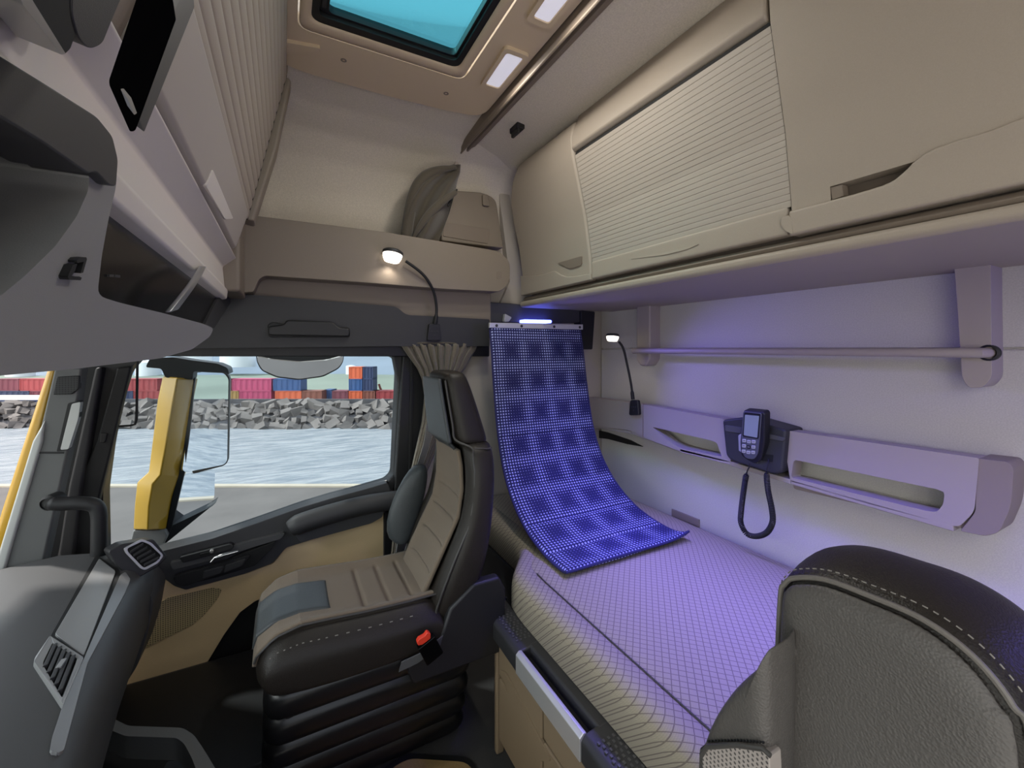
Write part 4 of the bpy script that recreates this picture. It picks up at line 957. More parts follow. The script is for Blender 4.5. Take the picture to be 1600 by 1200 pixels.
# brown cloth cover laid over the middle of the cushion, ending round the front edge
def ctop(t, s):     # s 0 rear .. 1 front-bottom, follows the leather a few millimetres above it
    P = cush(YM + t * HW, t)[1:9]; q = s * (len(P) - 1); i = min(int(q), len(P) - 2)
    a, b = Vector(P[i]), Vector(P[i + 1]); p = a.lerp(b, q - i)
    nrm = Vector((a.z - b.z, 0, -(b.x - a.x))).normalized()
    if nrm.z < 0 and i < 5: nrm = -nrm
    if i >= 5: nrm = Vector((-.8, 0, .5)).normalized()
    return p + nrm * .0075
SEAMS = (.20, .34, .48, .62)
def cc(u, v):
    w = lerp(-.74, .70, u) if True else 0
    q = ctop(w, v * .97); d = sum(math.exp(-((v - s) / .008) ** 2) for s in (.115, .21, .305)) if .12 < u < .9 else 0
    puff = .004 * max(0, 1 - (2 * u - 1) ** 4)
    return q + Vector((0, 0, puff - .006 * min(1, d)))
MB().grid(cc, 40, 160).build('seat_cover', M['seat_cloth'], seat, solid=.008, off=-1, smooth=60)
def pan_(u, v):
    w = lerp(-.42, .40, u); q = ctop(w, lerp(.40, .965, v)); e = min(1, min(u, 1 - u, v, 1 - v) / .06) ** .5
    return q + Vector((-.004, 0, .002 + .006 * e))
MB().grid(pan_, 24, 30).build('front_pad', M['leather_dark'], seat, solid=.006, off=-1, smooth=60)
# piping and stitch along the near bolster
pt = [ctop(-.78, .02 + .9 * k / 30) + Vector((0, -.002, .002)) for k in range(31)]
MB().tube(pt, .003, 8).build('piping', M['piping'], seat)
for k in range(34):
    p = ctop(-.90, .14 + .62 * k / 33) + Vector((0, -.004, -.003)); q = ctop(-.90, .14 + .62 * (k + .55) / 33) + Vector((0, -.004, -.003))
    if k % 2 == 0: MB().tube([p, q], .0013, 5).build('stitch', M['thread'], seat)
# backrest: rings up the seat. table: height -> (front x at bolster, hollow depth, rear x, half width, centre y)
BT = [(.40, .345, .015, .47, .180), (.46, .345, .02, .50, .190), (.52, .365, .035, .525, .197), (.60, .400, .045, .545, .200), (.68, .442, .045, .553, .198), (.76, .458, .040, .560, .194), (.83, .462, .030, .565, .186), (.88, .462, .020, .565, .168), (.905, .464, .012, .560, .145)]
def bring(z, fxv, hol, rx, hw, n=36):
    out = []
    d = rx - fxv
    for k in range(n):
        a = 2 * math.pi * k / n; c, s = math.cos(a), math.sin(a)
        y = YM + hw * math.copysign(abs(s) ** .62, s); t = abs((y - YM) / hw)
        x = (fxv + rx) / 2 - d / 2 * math.copysign(abs(c) ** .55, c)
        if c > 0: x += hol * max(0, 1 - (t / .72) ** 4) * min(1, c * 2)
        out.append((x, y, z))
    return out
MB().loft([bring(*r) for r in BT]).build('backrest', M['leather'], seat, sub=1)
# headrest
HT = [(.885, .455, .006, .560, .128), (.90, .446, .004, .565, .130), (.93, .441, .003, .556, .126), (1.0, .431, .003, .535, .117), (1.06, .423, .003, .515, .108), (1.095, .420, .002, .502, .100), (1.108, .428, 0, .492, .088), (1.112, .445, 0, .475, .06)]
MB().loft([bring(*r) for r in HT]).build('headrest', M['leather'], seat, sub=1)
def bfront(t, z, lift):
    for a, b in zip(BT, BT[1:]):
        if z <= b[0]: break
    k = (z - a[0]) / (b[0] - a[0]); g = lambda i: lerp(a[i], b[i], k)
    fxv, hol, hw = g(1), g(2), g(4)
    return Vector((fxv + hol * max(0, 1 - (abs(t) / .72) ** 4) - lift, YM + hw * t, z))
def bp_(u, v):
    t = lerp(-.60, .60, u) * (1 - .15 * max(0, v - .75)); z = lerp(.44, .875, v); d = sum(math.exp(-((v - s) / .010) ** 2) for s in (.18, .34, .50, .66)) if .08 < u < .92 else 0
    return bfront(t, z, .006 + .006 * (1 - (2 * u - 1) ** 4) - .007 * min(1, d))
MB().grid(bp_, 28, 120).build('back_cover', M['seat_cloth'], seat, solid=.012, off=-1, smooth=60)
# slate leather tongue running down from the headrest
def tong(u, v):
    z = lerp(.80, 1.09, v)
    if z < .90:
        w = interp([(.80, .30), (.86, .62), (.90, .82)], z); p = bfront(lerp(-w, w, u) * .62, min(z, .904), .013)
        if z > .87: p.x = lerp(p.x, interp([(.885, .455), (.90, .446)], z) - .006, (z - .87) / .03)
        return p
    fxv = interp([(r[0], r[1]) for r in HT], z); hw = interp([(r[0], r[4]) for r in HT], z)
    return Vector((fxv - .006, YM + hw * lerp(-.80, .80, u), z))
MB().grid(tong, 16, 60).build('headrest_front', M['leather_dark'], seat, solid=.008, off=-1, smooth=60)
for sgn in (-1, 1):
    pts = []
    for z in [.43 + .02 * k for k in range(24)]:
        if z > .895: break
        p = bfront(.93 * sgn, z, -.022); pts.append(p)
    pts += [Vector((interp([(r[0], r[1]) for r in HT], z) + .004, YM + sgn * interp([(r[0], r[4]) for r in HT], z) * .86, z)) for z in (.91, .95, 1.0, 1.05, 1.085)]
    MB().tube(spline(pts, 4), .0032, 8).build('piping', M['piping'], seat)
MB().tube([Vector((.560 - .09 * math.cos(a) * .4, YM - .150 * math.sin(a), .893)) for a in [0.6 + .1 * k for k in range(20)]][:0] or [bfront(-.95, .888, -.03), bfront(-.99, .885, -.07), (.545, YM - .155, .885)], .0028, 6).build('piping', M['piping'], seat)
# armrest folded up on the door side
MB().loft([[(x, YF - .005 + .032 * math.cos(a), z + 0) for a, x, z in [(2 * math.pi * k / 16, .33 + dx + w * math.sin(2 * math.pi * k / 16), zz) for k in range(16)]] for zz, dx, w in ((.50, .035, .012), (.52, .03, .045), (.58, .035, .06), (.66, .06, .058), (.73, .085, .045), (.77, .10, .02))]).build('folded_armrest', M['leather_dark'], seat, sub=1)
# side plastics and seat frame
MB().loft([[(x, y, z) for x, z in [(.33, .39), (.37, .395), (.40, .47), (.47, .52), (.55, .52), (.57, .48), (.57, .30), (.30, .30), (.28, .35)]] for y in (YN - .004, YN + .03)]).build('side_shield', M['black'], seat, bevel=.008)
MB().box((.0, YN + .03, .29), (.56, YF - .02, .38)).build('pan', M['black'], seat, bevel=.01)
# buckle
bk = hit(668, 1012, plY(1.085))
MB().obox(hit(672, 1014, plY(1.075)), Vector((.022, 0, .010)), (0, .010, 0), Vector((-.012, 0, .026))).build('buckle', M['black_gloss'], seat, bevel=.003)
rb = MB().plate(rc([(652, 1004), (655, 999), (664, 994), (668, 988), (673, 990), (673, 998), (660, 1008), (653, 1009)], 1.5, 2), plY(1.062), .014).build('red_button', M['red'], seat, bevel=.002)
MB().ribbon([hit(690, 1000, plY(1.088)), hit(676, 1012, plY(1.084)), hit(655, 1028, plY(1.092)), hit(625, 1042, plY(1.10))], Vector((.004, 0, .012)), Vector((0, .002, 0))).build('buckle_stalk', M['dash'], seat, bevel=.001)
# bellows: pleated rubber skirt narrowing to the floor
rings = []
for k in range(41):
    t = k / 40; z = lerp(.385, .0, t); fold = .016 * abs(math.sin(t * math.pi * 5)) ** .6 - .008
    yn = lerp(1.112, 1.235, t ** 1.3) - fold; yf = YF - .01 + fold; x0 = lerp(-.035, -.045, t) - fold; x1 = lerp(.47, .49, t) + fold
    rings.append([(x, y, z) for x, y in rc([(x0, yn), (x1, yn), (x1, yf), (x0, yf)], .05, 4)])
bel = MB().loft(rings).build('bellows', M['bellows'], seat, smooth=70)
# maker's plate
lpn = pl3(hit(595, 1160, plY(1.205)), hit(648, 1135, plY(1.205)), hit(648, 1135, plY(1.205)) + Vector((0, -.010, .03)))
pl_ = MB().plate([(596, 1156), (648, 1131), (649, 1141), (597, 1165)], (lpn[0] + lpn[1] * .002, lpn[1]), .02).build('type_plate', M['console'], seat, bevel=.001)
def text3d(body, size, origin, right, up, mt, name, parent, th=.0006):
    cu = bpy.data.curves.new(name, 'FONT'); cu.body = body; cu.size = size; cu.extrude = th; cu.align_x = 'CENTER'; cu.align_y = 'CENTER'
    to = bpy.data.objects.new(name, cu); COL.objects.link(to)
    bpy.context.view_layer.update()
    me = bpy.data.meshes.new_from_object(to.evaluated_get(bpy.context.evaluated_depsgraph_get()))
    bpy.data.objects.remove(to)
    r, u = Vector(right).normalized(), Vector(up).normalized(); u = (u - r * u.dot(r)).normalized(); n = r.cross(u)
    mx = Matrix(((r.x, u.x, n.x, origin[0]), (r.y, u.y, n.y, origin[1]), (r.z, u.z, n.z, origin[2]), (0, 0, 0, 1)))
    me.transform(mx); me.materials.clear(); me.materials.append(mt)
    o = bpy.data.objects.new(name, me); COL.objects.link(o); attach(o, parent); return o
lq = (lpn[0] + lpn[1] * .0025, lpn[1])
a, b, c = hit(600, 1158, lq), hit(645, 1137, lq), hit(645, 1133, lq)
text3d('MAN', .012, hit(641, 1139.5, lq), b - a, c - b, M['void'], 'lettering', pl_)
# seat belt running from the pillar down beside the seat
bp2 = [hit(x, y, plY(yy)) for x, y, yy in ((672, 660, 1.60), (668, 688, 1.58), (660, 715, 1.57), (649, 748, 1.56), (638, 785, 1.555), (629, 830, 1.55), (622, 895, 1.55))]
o = MB().ribbon(spline(bp2, 6), Vector((.018, .010, .006)), Vector((.0008, -.0012, 0))).build('seat_belt', M['belt'], bevel=0); tag(o, 'grey seat belt webbing hanging beside the passenger seat', 'seat belt')
# ================================================================== DRIVER SEAT (near corner)
ds = thing('driver_seat', 'near driver seat in grey leather, only headrest and shoulder in view', 'seat', (.45, .2, 0))
RX = Vector((1, 0, -.0))
def hrest(xf_, pts, n):   # rounded block: outline on the front face, lofted back
    return pts
fo = [(1212, 1520), (1208, 1190), (1214, 1060), (1220, 935), (1226, 915), (1242, 905), (1290, 908), (1360, 934), (1430, 964), (1490, 1003), (1540, 1050), (1580, 1105), (1610, 1170), (1640, 1520)]
sf = spline([Vector((x, y, 0)) for x, y in fo], 4)
XH = .50
front = [hit(v.x, v.y, (Vector((XH, 0, .85)), Vector((-1, 0, .10)).normalized())) for v in sf]
cen = sum(front, Vector()) / len(front)
def inset(pts, d, dx):
    out = []
    m = len(pts)
    for i, p in enumerate(pts):
        a, b = pts[max(i - 1, 0)], pts[min(i + 1, m - 1)]; t = (b - a).normalized(); nr = Vector((1, 0, 0)).cross(t)
        if nr.dot(cen - p) < 0: nr = -nr
        out.append(p + nr * d + Vector((dx, 0, 0)))
    return out
sc_ = lambda pts, k, dx: [p.lerp(cen, k) + Vector((dx, 0, 0)) for p in pts]
rings = [sc_(front, .6, -.012), sc_(front, .3, -.012), sc_(front, .14, -.010), sc_(front, .05, -.005), front]
MB().loft(rings).build('headrest_front', M['leather_near'], ds, sub=1)
def bulge(k): return [.002, -.006, -.012, -.016, -.015, -.006, .012][k]
side = [front] + [inset(front, bulge(k), dx) for k, dx in enumerate((.004, .012, .04, .075, .105, .125, .132))]
MB().loft(side).build('headrest_back', M['leather_dark_near'] if 'leather_dark_near' in M else M['leather'], ds, sub=1)
MB().tube(inset(front, -.001, .001), .0028, 8).build('piping', M['piping_near'], ds)
st = inset(front, -.0075, .0125); acc = 0; last = st[0]; seg_on = []
dense = []
for a, b in zip(st, st[1:]):
    k = max(2, int((b - a).length / .0012))
    dense += [a.lerp(b, q / k) for q in range(k)]
for k in range(60, len(dense) - 8, 6):
    if dense[k].z > .72: MB().tube([dense[k], dense[k + 1], dense[k + 3]], .0007, 5).build('stitch', M['thread'], ds)
# shoulder bolster reaching forward on the far side
so = [(1090, 1480), (1094, 1190), (1100, 1172), (1120, 1120), (1150, 1076), (1180, 1048), (1196, 1041), (1206, 1041), (1207, 1480)]
sb_ = [hit(v.x, v.y, plX(.435)) for v in spline([Vector((x, y, 0)) for x, y in so], 4)]
cen = sum(sb_, Vector()) / len(sb_)
MB().loft([sc_(sb_, .6, -.012), sc_(sb_, .3, -.012), sc_(sb_, .12, -.009), sc_(sb_, .03, -.003), sb_, inset(sb_, -.001, .02), inset(sb_, .002, .05), inset(sb_, .02, .08)]).build('shoulder', M['leather_near'], ds, sub=1)
fp_ = (hit(1150, 1180, plX(.421)), Vector((-1, 0, .02)).normalized())
MB().plate(rc([(1097, 1178), (1104, 1168), (1150, 1166), (1190, 1172), (1202, 1182), (1210, 1330), (1096, 1330)], [5, 5, 0, 3, 5, 0, 0], 3), fp_, .02).build('front_insert', M['perforated'], ds, bevel=.004)
MB().tube([hit(x, y, (fp_[0] - Vector((.004, 0, 0)), fp_[1])) for x, y in ((1096, 1180), (1104, 1167), (1150, 1164), (1192, 1170), (1204, 1181))], .0025, 8).build('piping', M['piping'], ds)
for k in range(18):
    x = 1106 + k * 5; y = 1157 + .4 * max(0, k - 10) + .3 * max(0, 4 - k)
    a = hit(x, y, plX(.4215)); b = hit(x + 2.6, y, plX(.4215)); MB().tube([a, b], .0012, 5).build('stitch', M['rubber'], ds)
# lower part of the seat out of view but standing on the floor
MB().loft([[(x, y, z) for x, z in [(.43, .66), (.50, .66), (.50, .40), (.40, .30), (-.10, .30), (-.12, .42), (.34, .42)]] for y in (-.02, .27)]).build('seat_body', M['leather'], ds, bevel=.02)
MB().box((-.05, .0, 0), (.40, .25, .31)).build('pedestal', M['black'], ds, bevel=.01)
# ================================================================== CURTAINS, MATS
def drape(rows, plf, folds, amp, seed, depth):
    rnd = random.Random(seed); ph = [rnd.uniform(0, 6.28) for _ in range(6)]
    def f(u, v):
        y = lerp(rows[0][0], rows[-1][0], v)
        l = interp([(r[0], r[1]) for r in rows], y); r_ = interp([(r[0], r[2]) for r in rows], y)
        e = math.sin(math.pi * u) ** .5
        w = amp * (math.sin(u * folds * 2 * math.pi + ph[0] + .8 * math.sin(v * 4 + ph[1])) + .45 * math.sin(u * folds * 4.6 * math.pi + ph[2] + v * 3))
        yy = plf(v) - depth * e + w * (.4 + .6 * e)
        return hit(lerp(l, r_, u), y + 1.5 * math.sin(u * folds * 6 + ph[3]) * (1 - v), plY(yy))
    return f
root = thing('side_curtain', 'taupe curtain gathered behind the passenger headrest and tied beside it', 'curtain', hit(680, 560, plY(1.70)))
rows = [(538, 627, 745), (546, 631, 742), (560, 641, 733), (575, 652, 725), (592, 660, 712), (620, 664, 702), (660, 660, 694), (700, 651, 682), (735, 643, 667), (750, 640, 664), (790, 626, 660), (830, 616, 652), (880, 610, 650)]
MB().grid(drape(rows, lambda v: interp([(0, 1.70), (.25, 1.70), (1, 1.70)], v), 9, .010, 3, .03), 90, 80).build('cloth', M['curtain'], root, solid=.003, smooth=70)
MB().tube([hit(x, y, plY(1.69 - d)) for x, y, d in ((627, 537, .0), (660, 536, .02), (700, 536, .02), (744, 538, 0))], .004, 8).build('heading', M['curtain_dark'], root)
b_ = [hit(x, y, plY(1.69 - d)) for x, y, d in ((641, 738, .0), (648, 741, .03), (658, 742, .03), (666, 740, .0))]
MB().tube(b_, .0035, 8).build('tie_band', M['black'], root)
root = thing('upper_curtain', 'dark taupe curtain bundled below the end of the ceiling rail', 'curtain', hit(690, 330, plY(1.66)))
def bund(u, v):      # closed bundle: u round, v down
    y = lerp(257, 381, v)
    l = interp([(257, 708), (262, 690), (270, 668), (285, 652), (310, 641), (345, 632), (372, 627), (381, 628)], y)
    r_ = interp([(257, 720), (270, 719), (285, 714), (300, 711), (330, 703), (355, 694), (381, 684)], y)
    a = 2 * math.pi * u; c, s = math.cos(a), math.sin(a)
    depth = .048 * math.sin(math.pi * min(1, .06 + v * .8)) ** .6
    xx = (l + r_) / 2 + (r_ - l) / 2 * c
    fr = (c + 1) / 2
    pleat = .026 * math.sin(fr * 10 + 7 * v + .8 * math.sin(v * 5)) * min(1, v * 4) * (s > .12)
    return hit(xx, y, plY(lerp(1.64, 1.69, v) - depth * s + pleat))
rings = [[bund(k / 72, j / 60) for k in range(72)] for j in range(61)]
cl = MB().loft(rings)
fl_ = spline([hit(x, y, plY(yy)) for x, y, yy in ((713, 262, 1.615), (694, 264, 1.61), (672, 271, 1.615), (655, 286, 1.625), (645, 310, 1.635), (638, 345, 1.65), (634, 378, 1.665))], 6)
cl.tube(fl_, [.006 + .016 * min(1, i / 14) for i in range(len(fl_))], 12)
fl_ = spline([hit(x, y, plY(yy)) for x, y, yy in ((712, 300, 1.605), (690, 316, 1.60), (668, 338, 1.61), (650, 364, 1.63), (642, 381, 1.65))], 6)
cl.tube(fl_, [.004 + .012 * math.sin(math.pi * min(1, .15 + i / len(fl_))) for i in range(len(fl_))], 12)
cl.build('cloth', M['curtain_dark'], root, smooth=70)
MB().tube([hit(x, y, plY(1.625)) for x, y in ((714, 296), (706, 308), (700, 322))] + [], .004, 8).build('tie_band', M['rubber'], root)
MB().disc(hit(713, 258, plY(1.64)), (0, -.3, 1), [(.010, -.014), (.011, 0), (.006, .012), (.001, .013)], 14).build('end_stop', M['shelf'], root)
# tan mat between seat and bunk
root = thing('floor_mat', 'tan carpet mat with a black border on the cab floor beside the bunk', 'floor mat', (.42, 1.05, 0))
fm = rc([(.31, .55), (.475, .55), (.475, 1.135), (.31, 1.235), (.0, 1.16), (.0, .55)], .03, 4)
MB().plate([(x, y, .009) for x, y in fm], (Vector(), Vector((0, 0, 1))), .008, dirv=(0, 0, -1), is3d=True).build('border', M['rubber'], root, bevel=.003)
fm2 = rc([(.31, .56), (.462, .56), (.462, 1.118), (.31, 1.213), (.015, 1.14), (.015, .56)], .03, 4)
MB().plate([(x, y, .0125) for x, y in fm2], (Vector(), Vector((0, 0, 1))), .005, dirv=(0, 0, -1), is3d=True).build('pile', M['mat_tan'], root, bevel=.002)
o = MB().box((-.6, 1.24, 0), (-.02, 1.78, .12)).build('foot_rest', M['black'], bevel=.03); tag(o, 'black moulded footwell step beside the door', 'footwell step')
# ================================================================== OUTSIDE
# door mirror on a yellow arm
root = thing('door_mirror', 'large truck door mirror with a mustard yellow arm outside the window', 'door mirror', hit(260, 840, plY(2.05)))
ym = 2.06
arm_l = [(254, 588), (246, 625), (238, 690), (232, 738), (214, 754), (210, 790), (208, 828)]
arm_r = [(302, 592), (294, 650), (284, 715), (278, 745), (268, 776), (262, 805), (258, 828)]
ridge_ = [(277, 590), (268, 640), (258, 700), (250, 742), (238, 756), (232, 790), (230, 828)]
rings = []
for l, m_, r_ in zip(arm_l, ridge_, arm_r):
    a, b, c = hit(*l, plY(ym)), hit(*m_, plY(ym - .05)), hit(*r_, plY(ym + .01))
    rings.append([a, b, c, c + Vector((.01, .12, 0)), a + Vector((0, .12, 0))])
MB().loft(rings).build('arm', M['yellow'], root, bevel=.006)
MB().plate(rc([(208, 829), (258, 829), (262, 838), (240, 880), (196, 880), (204, 845)], 3), plY(ym - .01), .14, dirv=(0, 1, 0)).build('arm_foot', M['console'], root, bevel=.008)
MB().plate(rc([(262, 826), (272, 820), (330, 792), (338, 785), (270, 840), (250, 856), (246, 850)], 2), plY(ym + .02), .08, dirv=(0, 1, 0)).build('strut', M['black_soft'], root, bevel=.004)
MB().plate(rc([(227, 574), (234, 560), (270, 558), (300, 563), (340, 568), (356, 575), (358, 586), (352, 582), (302, 580), (301, 594), (290, 592), (258, 590), (252, 576)], 4, 3), plY(ym - .02), .16, dirv=(0, 1, 0)).build('head_cap', M['black'], root, bevel=.008)
MB().plate(rc([(301, 578), (354, 582), (359, 590), (356, 722), (350, 728), (300, 741), (300, 640)], 4, 3), plY(ym + .36), .06, dirv=(0, 1, 0)).build('housing', M['black'], root, bevel=.008)
MB().plate([(296, 590), (305, 590), (298, 660), (288, 740), (274, 800), (266, 832), (258, 832), (268, 780), (282, 720)], plY(ym + .015), .02, dirv=(0, 1, 0)).build('hinge_strip', M['black'], root, bevel=.003)
n1 = Vector((.62, -.78, -.04)).normalized()
c1 = hit(325, 660, plY(ym + .02))
def mplate(pts, c, n, nm):
    f = MB().plate(pts, (c, n), .006).build(nm, M['mirror'], root, smooth=20); return f
mplate(rc([(308, 581), (350, 583), (357, 592), (355, 720), (350, 726), (290, 738), (285, 734), (297, 650)], 4, 3), hit(298, 660, plY(ym + .04)), Vector((.88, -.47, .0)).normalized(), 'main_glass')
mplate(rc([(284, 744), (336, 733), (335, 775), (330, 790), (270, 826), (266, 822), (275, 775)], 4, 3), hit(270, 800, plY(ym + .04)), Vector((.92, -.38, .0)).normalized(), 'wide_glass')
# kerb mirror above the window
root = thing('kerb_mirror', 'rounded kerb mirror hanging outside the top of the door window', 'kerb mirror', hit(470, 560, plY(2.05)))
mo = rc([(399, 548), (538, 548), (537, 565), (530, 576), (505, 589), (468, 594), (432, 590), (408, 579), (401, 566)], 6, 4)
MB().plate(mo, plY(2.15), .06, dirv=(0, 1, 0)).build('housing', M['black'], root, bevel=.006)
mi_ = rc([(401, 557), (425, 562), (468, 566), (510, 563), (537, 556), (535, 566), (528, 575), (504, 587), (468, 592), (433, 588), (410, 578), (403, 566)], 5, 3)
MB().plate(mi_, (hit(468, 575, plY(2.045)), Vector((-.02, -.52, -.85)).normalized()), .004).build('glass', M['mirror'], root)
# quay
zg = CZ - 2.73; zw = CZ - 12.95
mb = MB(); vs = [EX(-120, -40, zg), EX(120, -40, zg), EX(120, 8.6, zg), EX(-120, 8.4, zg)]
mb.plate(vs, (vs[0], Vector((0, 0, 1))), 12, dirv=(0, 0, -1), is3d=True); o = mb.build('quay_ground', M['asphalt']); structure(o, 'grey asphalt quay beside the truck', 'ground')
vs = [EX(-120, 8.28, zg + .03), EX(120, 8.48, zg + .03), EX(120, 8.62, zg + .03), EX(-120, 8.42, zg + .03)]
o = MB().plate(vs, (vs[0], Vector((0, 0, 1))), .3, dirv=(0, 0, -1), is3d=True).build('quay_kerb', mat('pale_quay_edge', (176, 168, 152), .9, var=.1, vscale=2)); structure(o, 'pale stone edge of the quay', 'kerb')
o = MB().box((-30, -40, zg - .1), (30, -.75, zg + .05)).build('added_bounce_ground', mat('pale_bounce_surface', (236, 232, 224), .9, var=.05, vscale=2)); structure(o, 'added unseen pale ground on the driver side, bouncing daylight into the cab', 'ground')  # unseen pale ground added to reflect daylight up into the cab
# sea
m, nt, b = nodes('choppy_sea_water'); b.inputs['Base Color'].default_value = lin((150, 178, 206)); b.inputs['Roughness'].default_value = .22; b.inputs['IOR'].default_value = 1.33
tc = N(nt, 'ShaderNodeTexCoord'); mp = N(nt, 'ShaderNodeMapping'); mp.inputs['Rotation'].default_value = (0, 0, -TH + math.pi); mp.inputs['Scale'].default_value = (.30, 1.6, 1)
mp.inputs['Rotation'].default_value = (0, 0, TH)
nt.links.new(tc.outputs['Object'], mp.inputs['Vector'])
n1_ = N(nt, 'ShaderNodeTexNoise'); n1_.inputs['Scale'].default_value = .9; n1_.inputs['Detail'].default_value = 8; n1_.inputs['Roughness'].default_value = .65
nt.links.new(mp.outputs['Vector'], n1_.inputs['Vector'])
bp = N(nt, 'ShaderNodeBump'); bp.inputs['Strength'].default_value = 1; bp.inputs['Distance'].default_value = .35
nt.links.new(n1_.outputs['Fac'], bp.inputs['Height']); nt.links.new(bp.outputs['Normal'], b.inputs['Normal'])
rp = N(nt, 'ShaderNodeValToRGB'); rp.color_ramp.elements[0].position = .38; rp.color_ramp.elements[1].position = .62
rp.color_ramp.elements[0].color = lin((132, 142, 152)); rp.color_ramp.elements[1].color = lin((172, 178, 182))
nt.links.new(n1_.outputs['Fac'], rp.inputs['Fac']); nt.links.new(rp.outputs['Color'], b.inputs['Base Color'])
vs = [EX(-400, 9, zw), EX(400, 9, zw), EX(400, 73, zw), EX(-400, 73, zw)]
o = MB().plate(vs, (vs[0], Vector((0, 0, 1))), .5, dirv=(0, 0, -1), is3d=True).build('sea', m); structure(o, 'pale blue harbour water', 'sea')
# breakwater: bank and individual blocks
zt = CZ - 9.6
prof = [(69.5, zw - .5), (70, zw), (75.5, zt - .5), (76, zt - .2), (84, zt - .7), (84, zw - 1)]
mb = MB(); mb.loft([[EX(r, d, z) for d, z in prof] for r in (-160, 160)]); o = mb.build('breakwater_bank', M['rubble']); structure(o, 'dark rubble bank behind the water', 'bank')
o = MB().plate([EX(-82, 76.4, zt - .3), EX(160, 76.4, zt - .3), EX(160, 76.4, zt + .55), EX(-82, 76.4, zt + .55)], (EX(0, 76, 0), -EX(0, 1, 0)), .6, is3d=True).build('wall_quay', M['rubble_wall'] if 'rubble_wall' in M else M['rubble']); structure(o, 'dark sea wall along the top of the breakwater', 'wall')
rr = random.Random(11); protos = []
for k in range(6):
    mb = MB(); sx, sy, sz = rr.uniform(.55, .95), rr.uniform(.45, .7), rr.uniform(.35, .6)
    vs = [Vector((x * sx * rr.uniform(.7, 1.15), y * sy * rr.uniform(.7, 1.15), z * sz * rr.uniform(.75, 1.15))) for z in (-1, 1) for x, y in ((-1, -1), (1, -1), (1, 1), (-1, 1))]
    mb.add(vs, [(0, 3, 2, 1), (4, 5, 6, 7), (0, 1, 5, 4), (1, 2, 6, 5), (2, 3, 7, 6), (3, 0, 4, 7)])
    protos.append(mb.build('breakwater_block', M['concrete'], smooth=20))
used = set(); count = 0
def put_block(r, row):
    global count
    t = (row + rr.uniform(-.3, .3)) / 3.0
    d = lerp(70.0, 75.2, t); z = lerp(zw + .2, zt - .4, t)
    k = rr.randrange(6)
    if k not in used: o = protos[k]; used.add(k)
    else: o = protos[k].copy(); COL.objects.link(o)
    o.location = EX(r, d - .25, z); o.rotation_euler = (rr.uniform(-.6, .6), rr.uniform(-.6, .6), rr.uniform(0, 6.28)); s = rr.uniform(.75, 1.5); o.scale = (s, s, s)
    tag(o, 'angular concrete block in the breakwater across the water', 'concrete block', 'breakwater blocks across the water')
for row in range(4):
    r = -94 + row * .7
    while r < 60:
        if (-93 < r < -80) or (-69 < r < -19) or (42 < r < 60): put_block(r, row)
        r += rr.uniform(1.15, 1.5)
# containers
COLS = {'red': (150, 58, 62), 'magenta': (176, 66, 104), 'blue': (48, 82, 132), 'orange': (206, 98, 62), 'brown': (128, 76, 62), 'navy': (46, 58, 92), 'ochre': (158, 128, 74), 'wine': (112, 52, 66), 'grey': (120, 126, 132)}
for k, v in COLS.items(): M['c_' + k] = mat('container_' + k, v, .6, var=.06, vscale=.8)
DCON = 80.0; zc0 = zt - .55
def container(px0, px1, tier, col, label, d=DCON):
    h = 2.25; r0, r1 = (px0 - CX) / F * d, (px1 - CX) / F * d; z0 = zc0 + tier * h
    root = thing('shipping_container', label, 'shipping container', EX((r0 + r1) / 2, d, z0), 'shipping containers across the water')
    n = max(6, int((r1 - r0) / .5)); mb = MB(); pts = []
    for k in range(n * 2):
        u = k / (n * 2 - 1); dd = d + (.10 if (k // 2) % 2 else 0)
        pts.append((lerp(r0 + .15, r1 - .15, u), dd))
    pts += [(r1 - .15, d + 2.4), (r0 + .15, d + 2.4)]
    mb.loft([[EX(r, dd, z) for r, dd in pts] for z in (z0 + .12, z0 + h - .12)]); mb.build('body', M['c_' + col], root, smooth=20)
    fr = MB()
    def bx(ra, rb, za, zb, da=d - .06, db=d + 2.45): fr.loft([[EX(ra, da, z), EX(rb, da, z), EX(rb, db, z), EX(ra, db, z)] for z in (za, zb)])
    bx(r0, r0 + .18, z0, z0 + h); bx(r1 - .18, r1, z0, z0 + h); bx(r0, r1, z0, z0 + .16); bx(r0, r1, z0 + h - .14, z0 + h)
    fr.build('frame', M['c_' + col], root, smooth=20)
container(-10, 30, 1, 'wine', 'dark red container on top at the far left, seen through the windscreen'); container(-12, 46, 0, 'navy', 'navy container below a dark red one, seen through the windscreen')
container(31, 96, 1, 'red', 'red container on top of the stack beside the windscreen pillar'); container(47, 98, 0, 'wine', 'dark red container at the bottom beside the windscreen pillar')
container(176, 246, 1, 'red', 'red container on the upper row left of the yellow mirror arm'); container(170, 208, 0, 'navy', 'small navy container on the lower row near the wire bracket'); container(209, 262, 0, 'red', 'red container on the lower row just left of the yellow mirror arm')
container(352, 373, 0, 'ochre', 'small ochre container just right of the mirror glass'); container(352, 362, 1, 'wine', 'short dark red container on top, just right of the mirror glass')
container(374, 424, 0, 'magenta', 'magenta container on the lower row right of the mirror'); container(363, 424, 1, 'magenta', 'magenta container on the upper row right of the mirror')
container(427, 470, 1, 'blue', 'blue container on top of an orange one below the kerb mirror'); container(430, 471, 0, 'orange', 'orange container under the blue one below the kerb mirror')
container(472, 503, 0, 'brown', 'brown container right of the orange one below the kerb mirror')
container(505, 518, 0, 'blue', 'short blue container in the gap of the lower row', 82); container(519, 544, 0, 'wine', 'dark red container left of the right-hand stack')
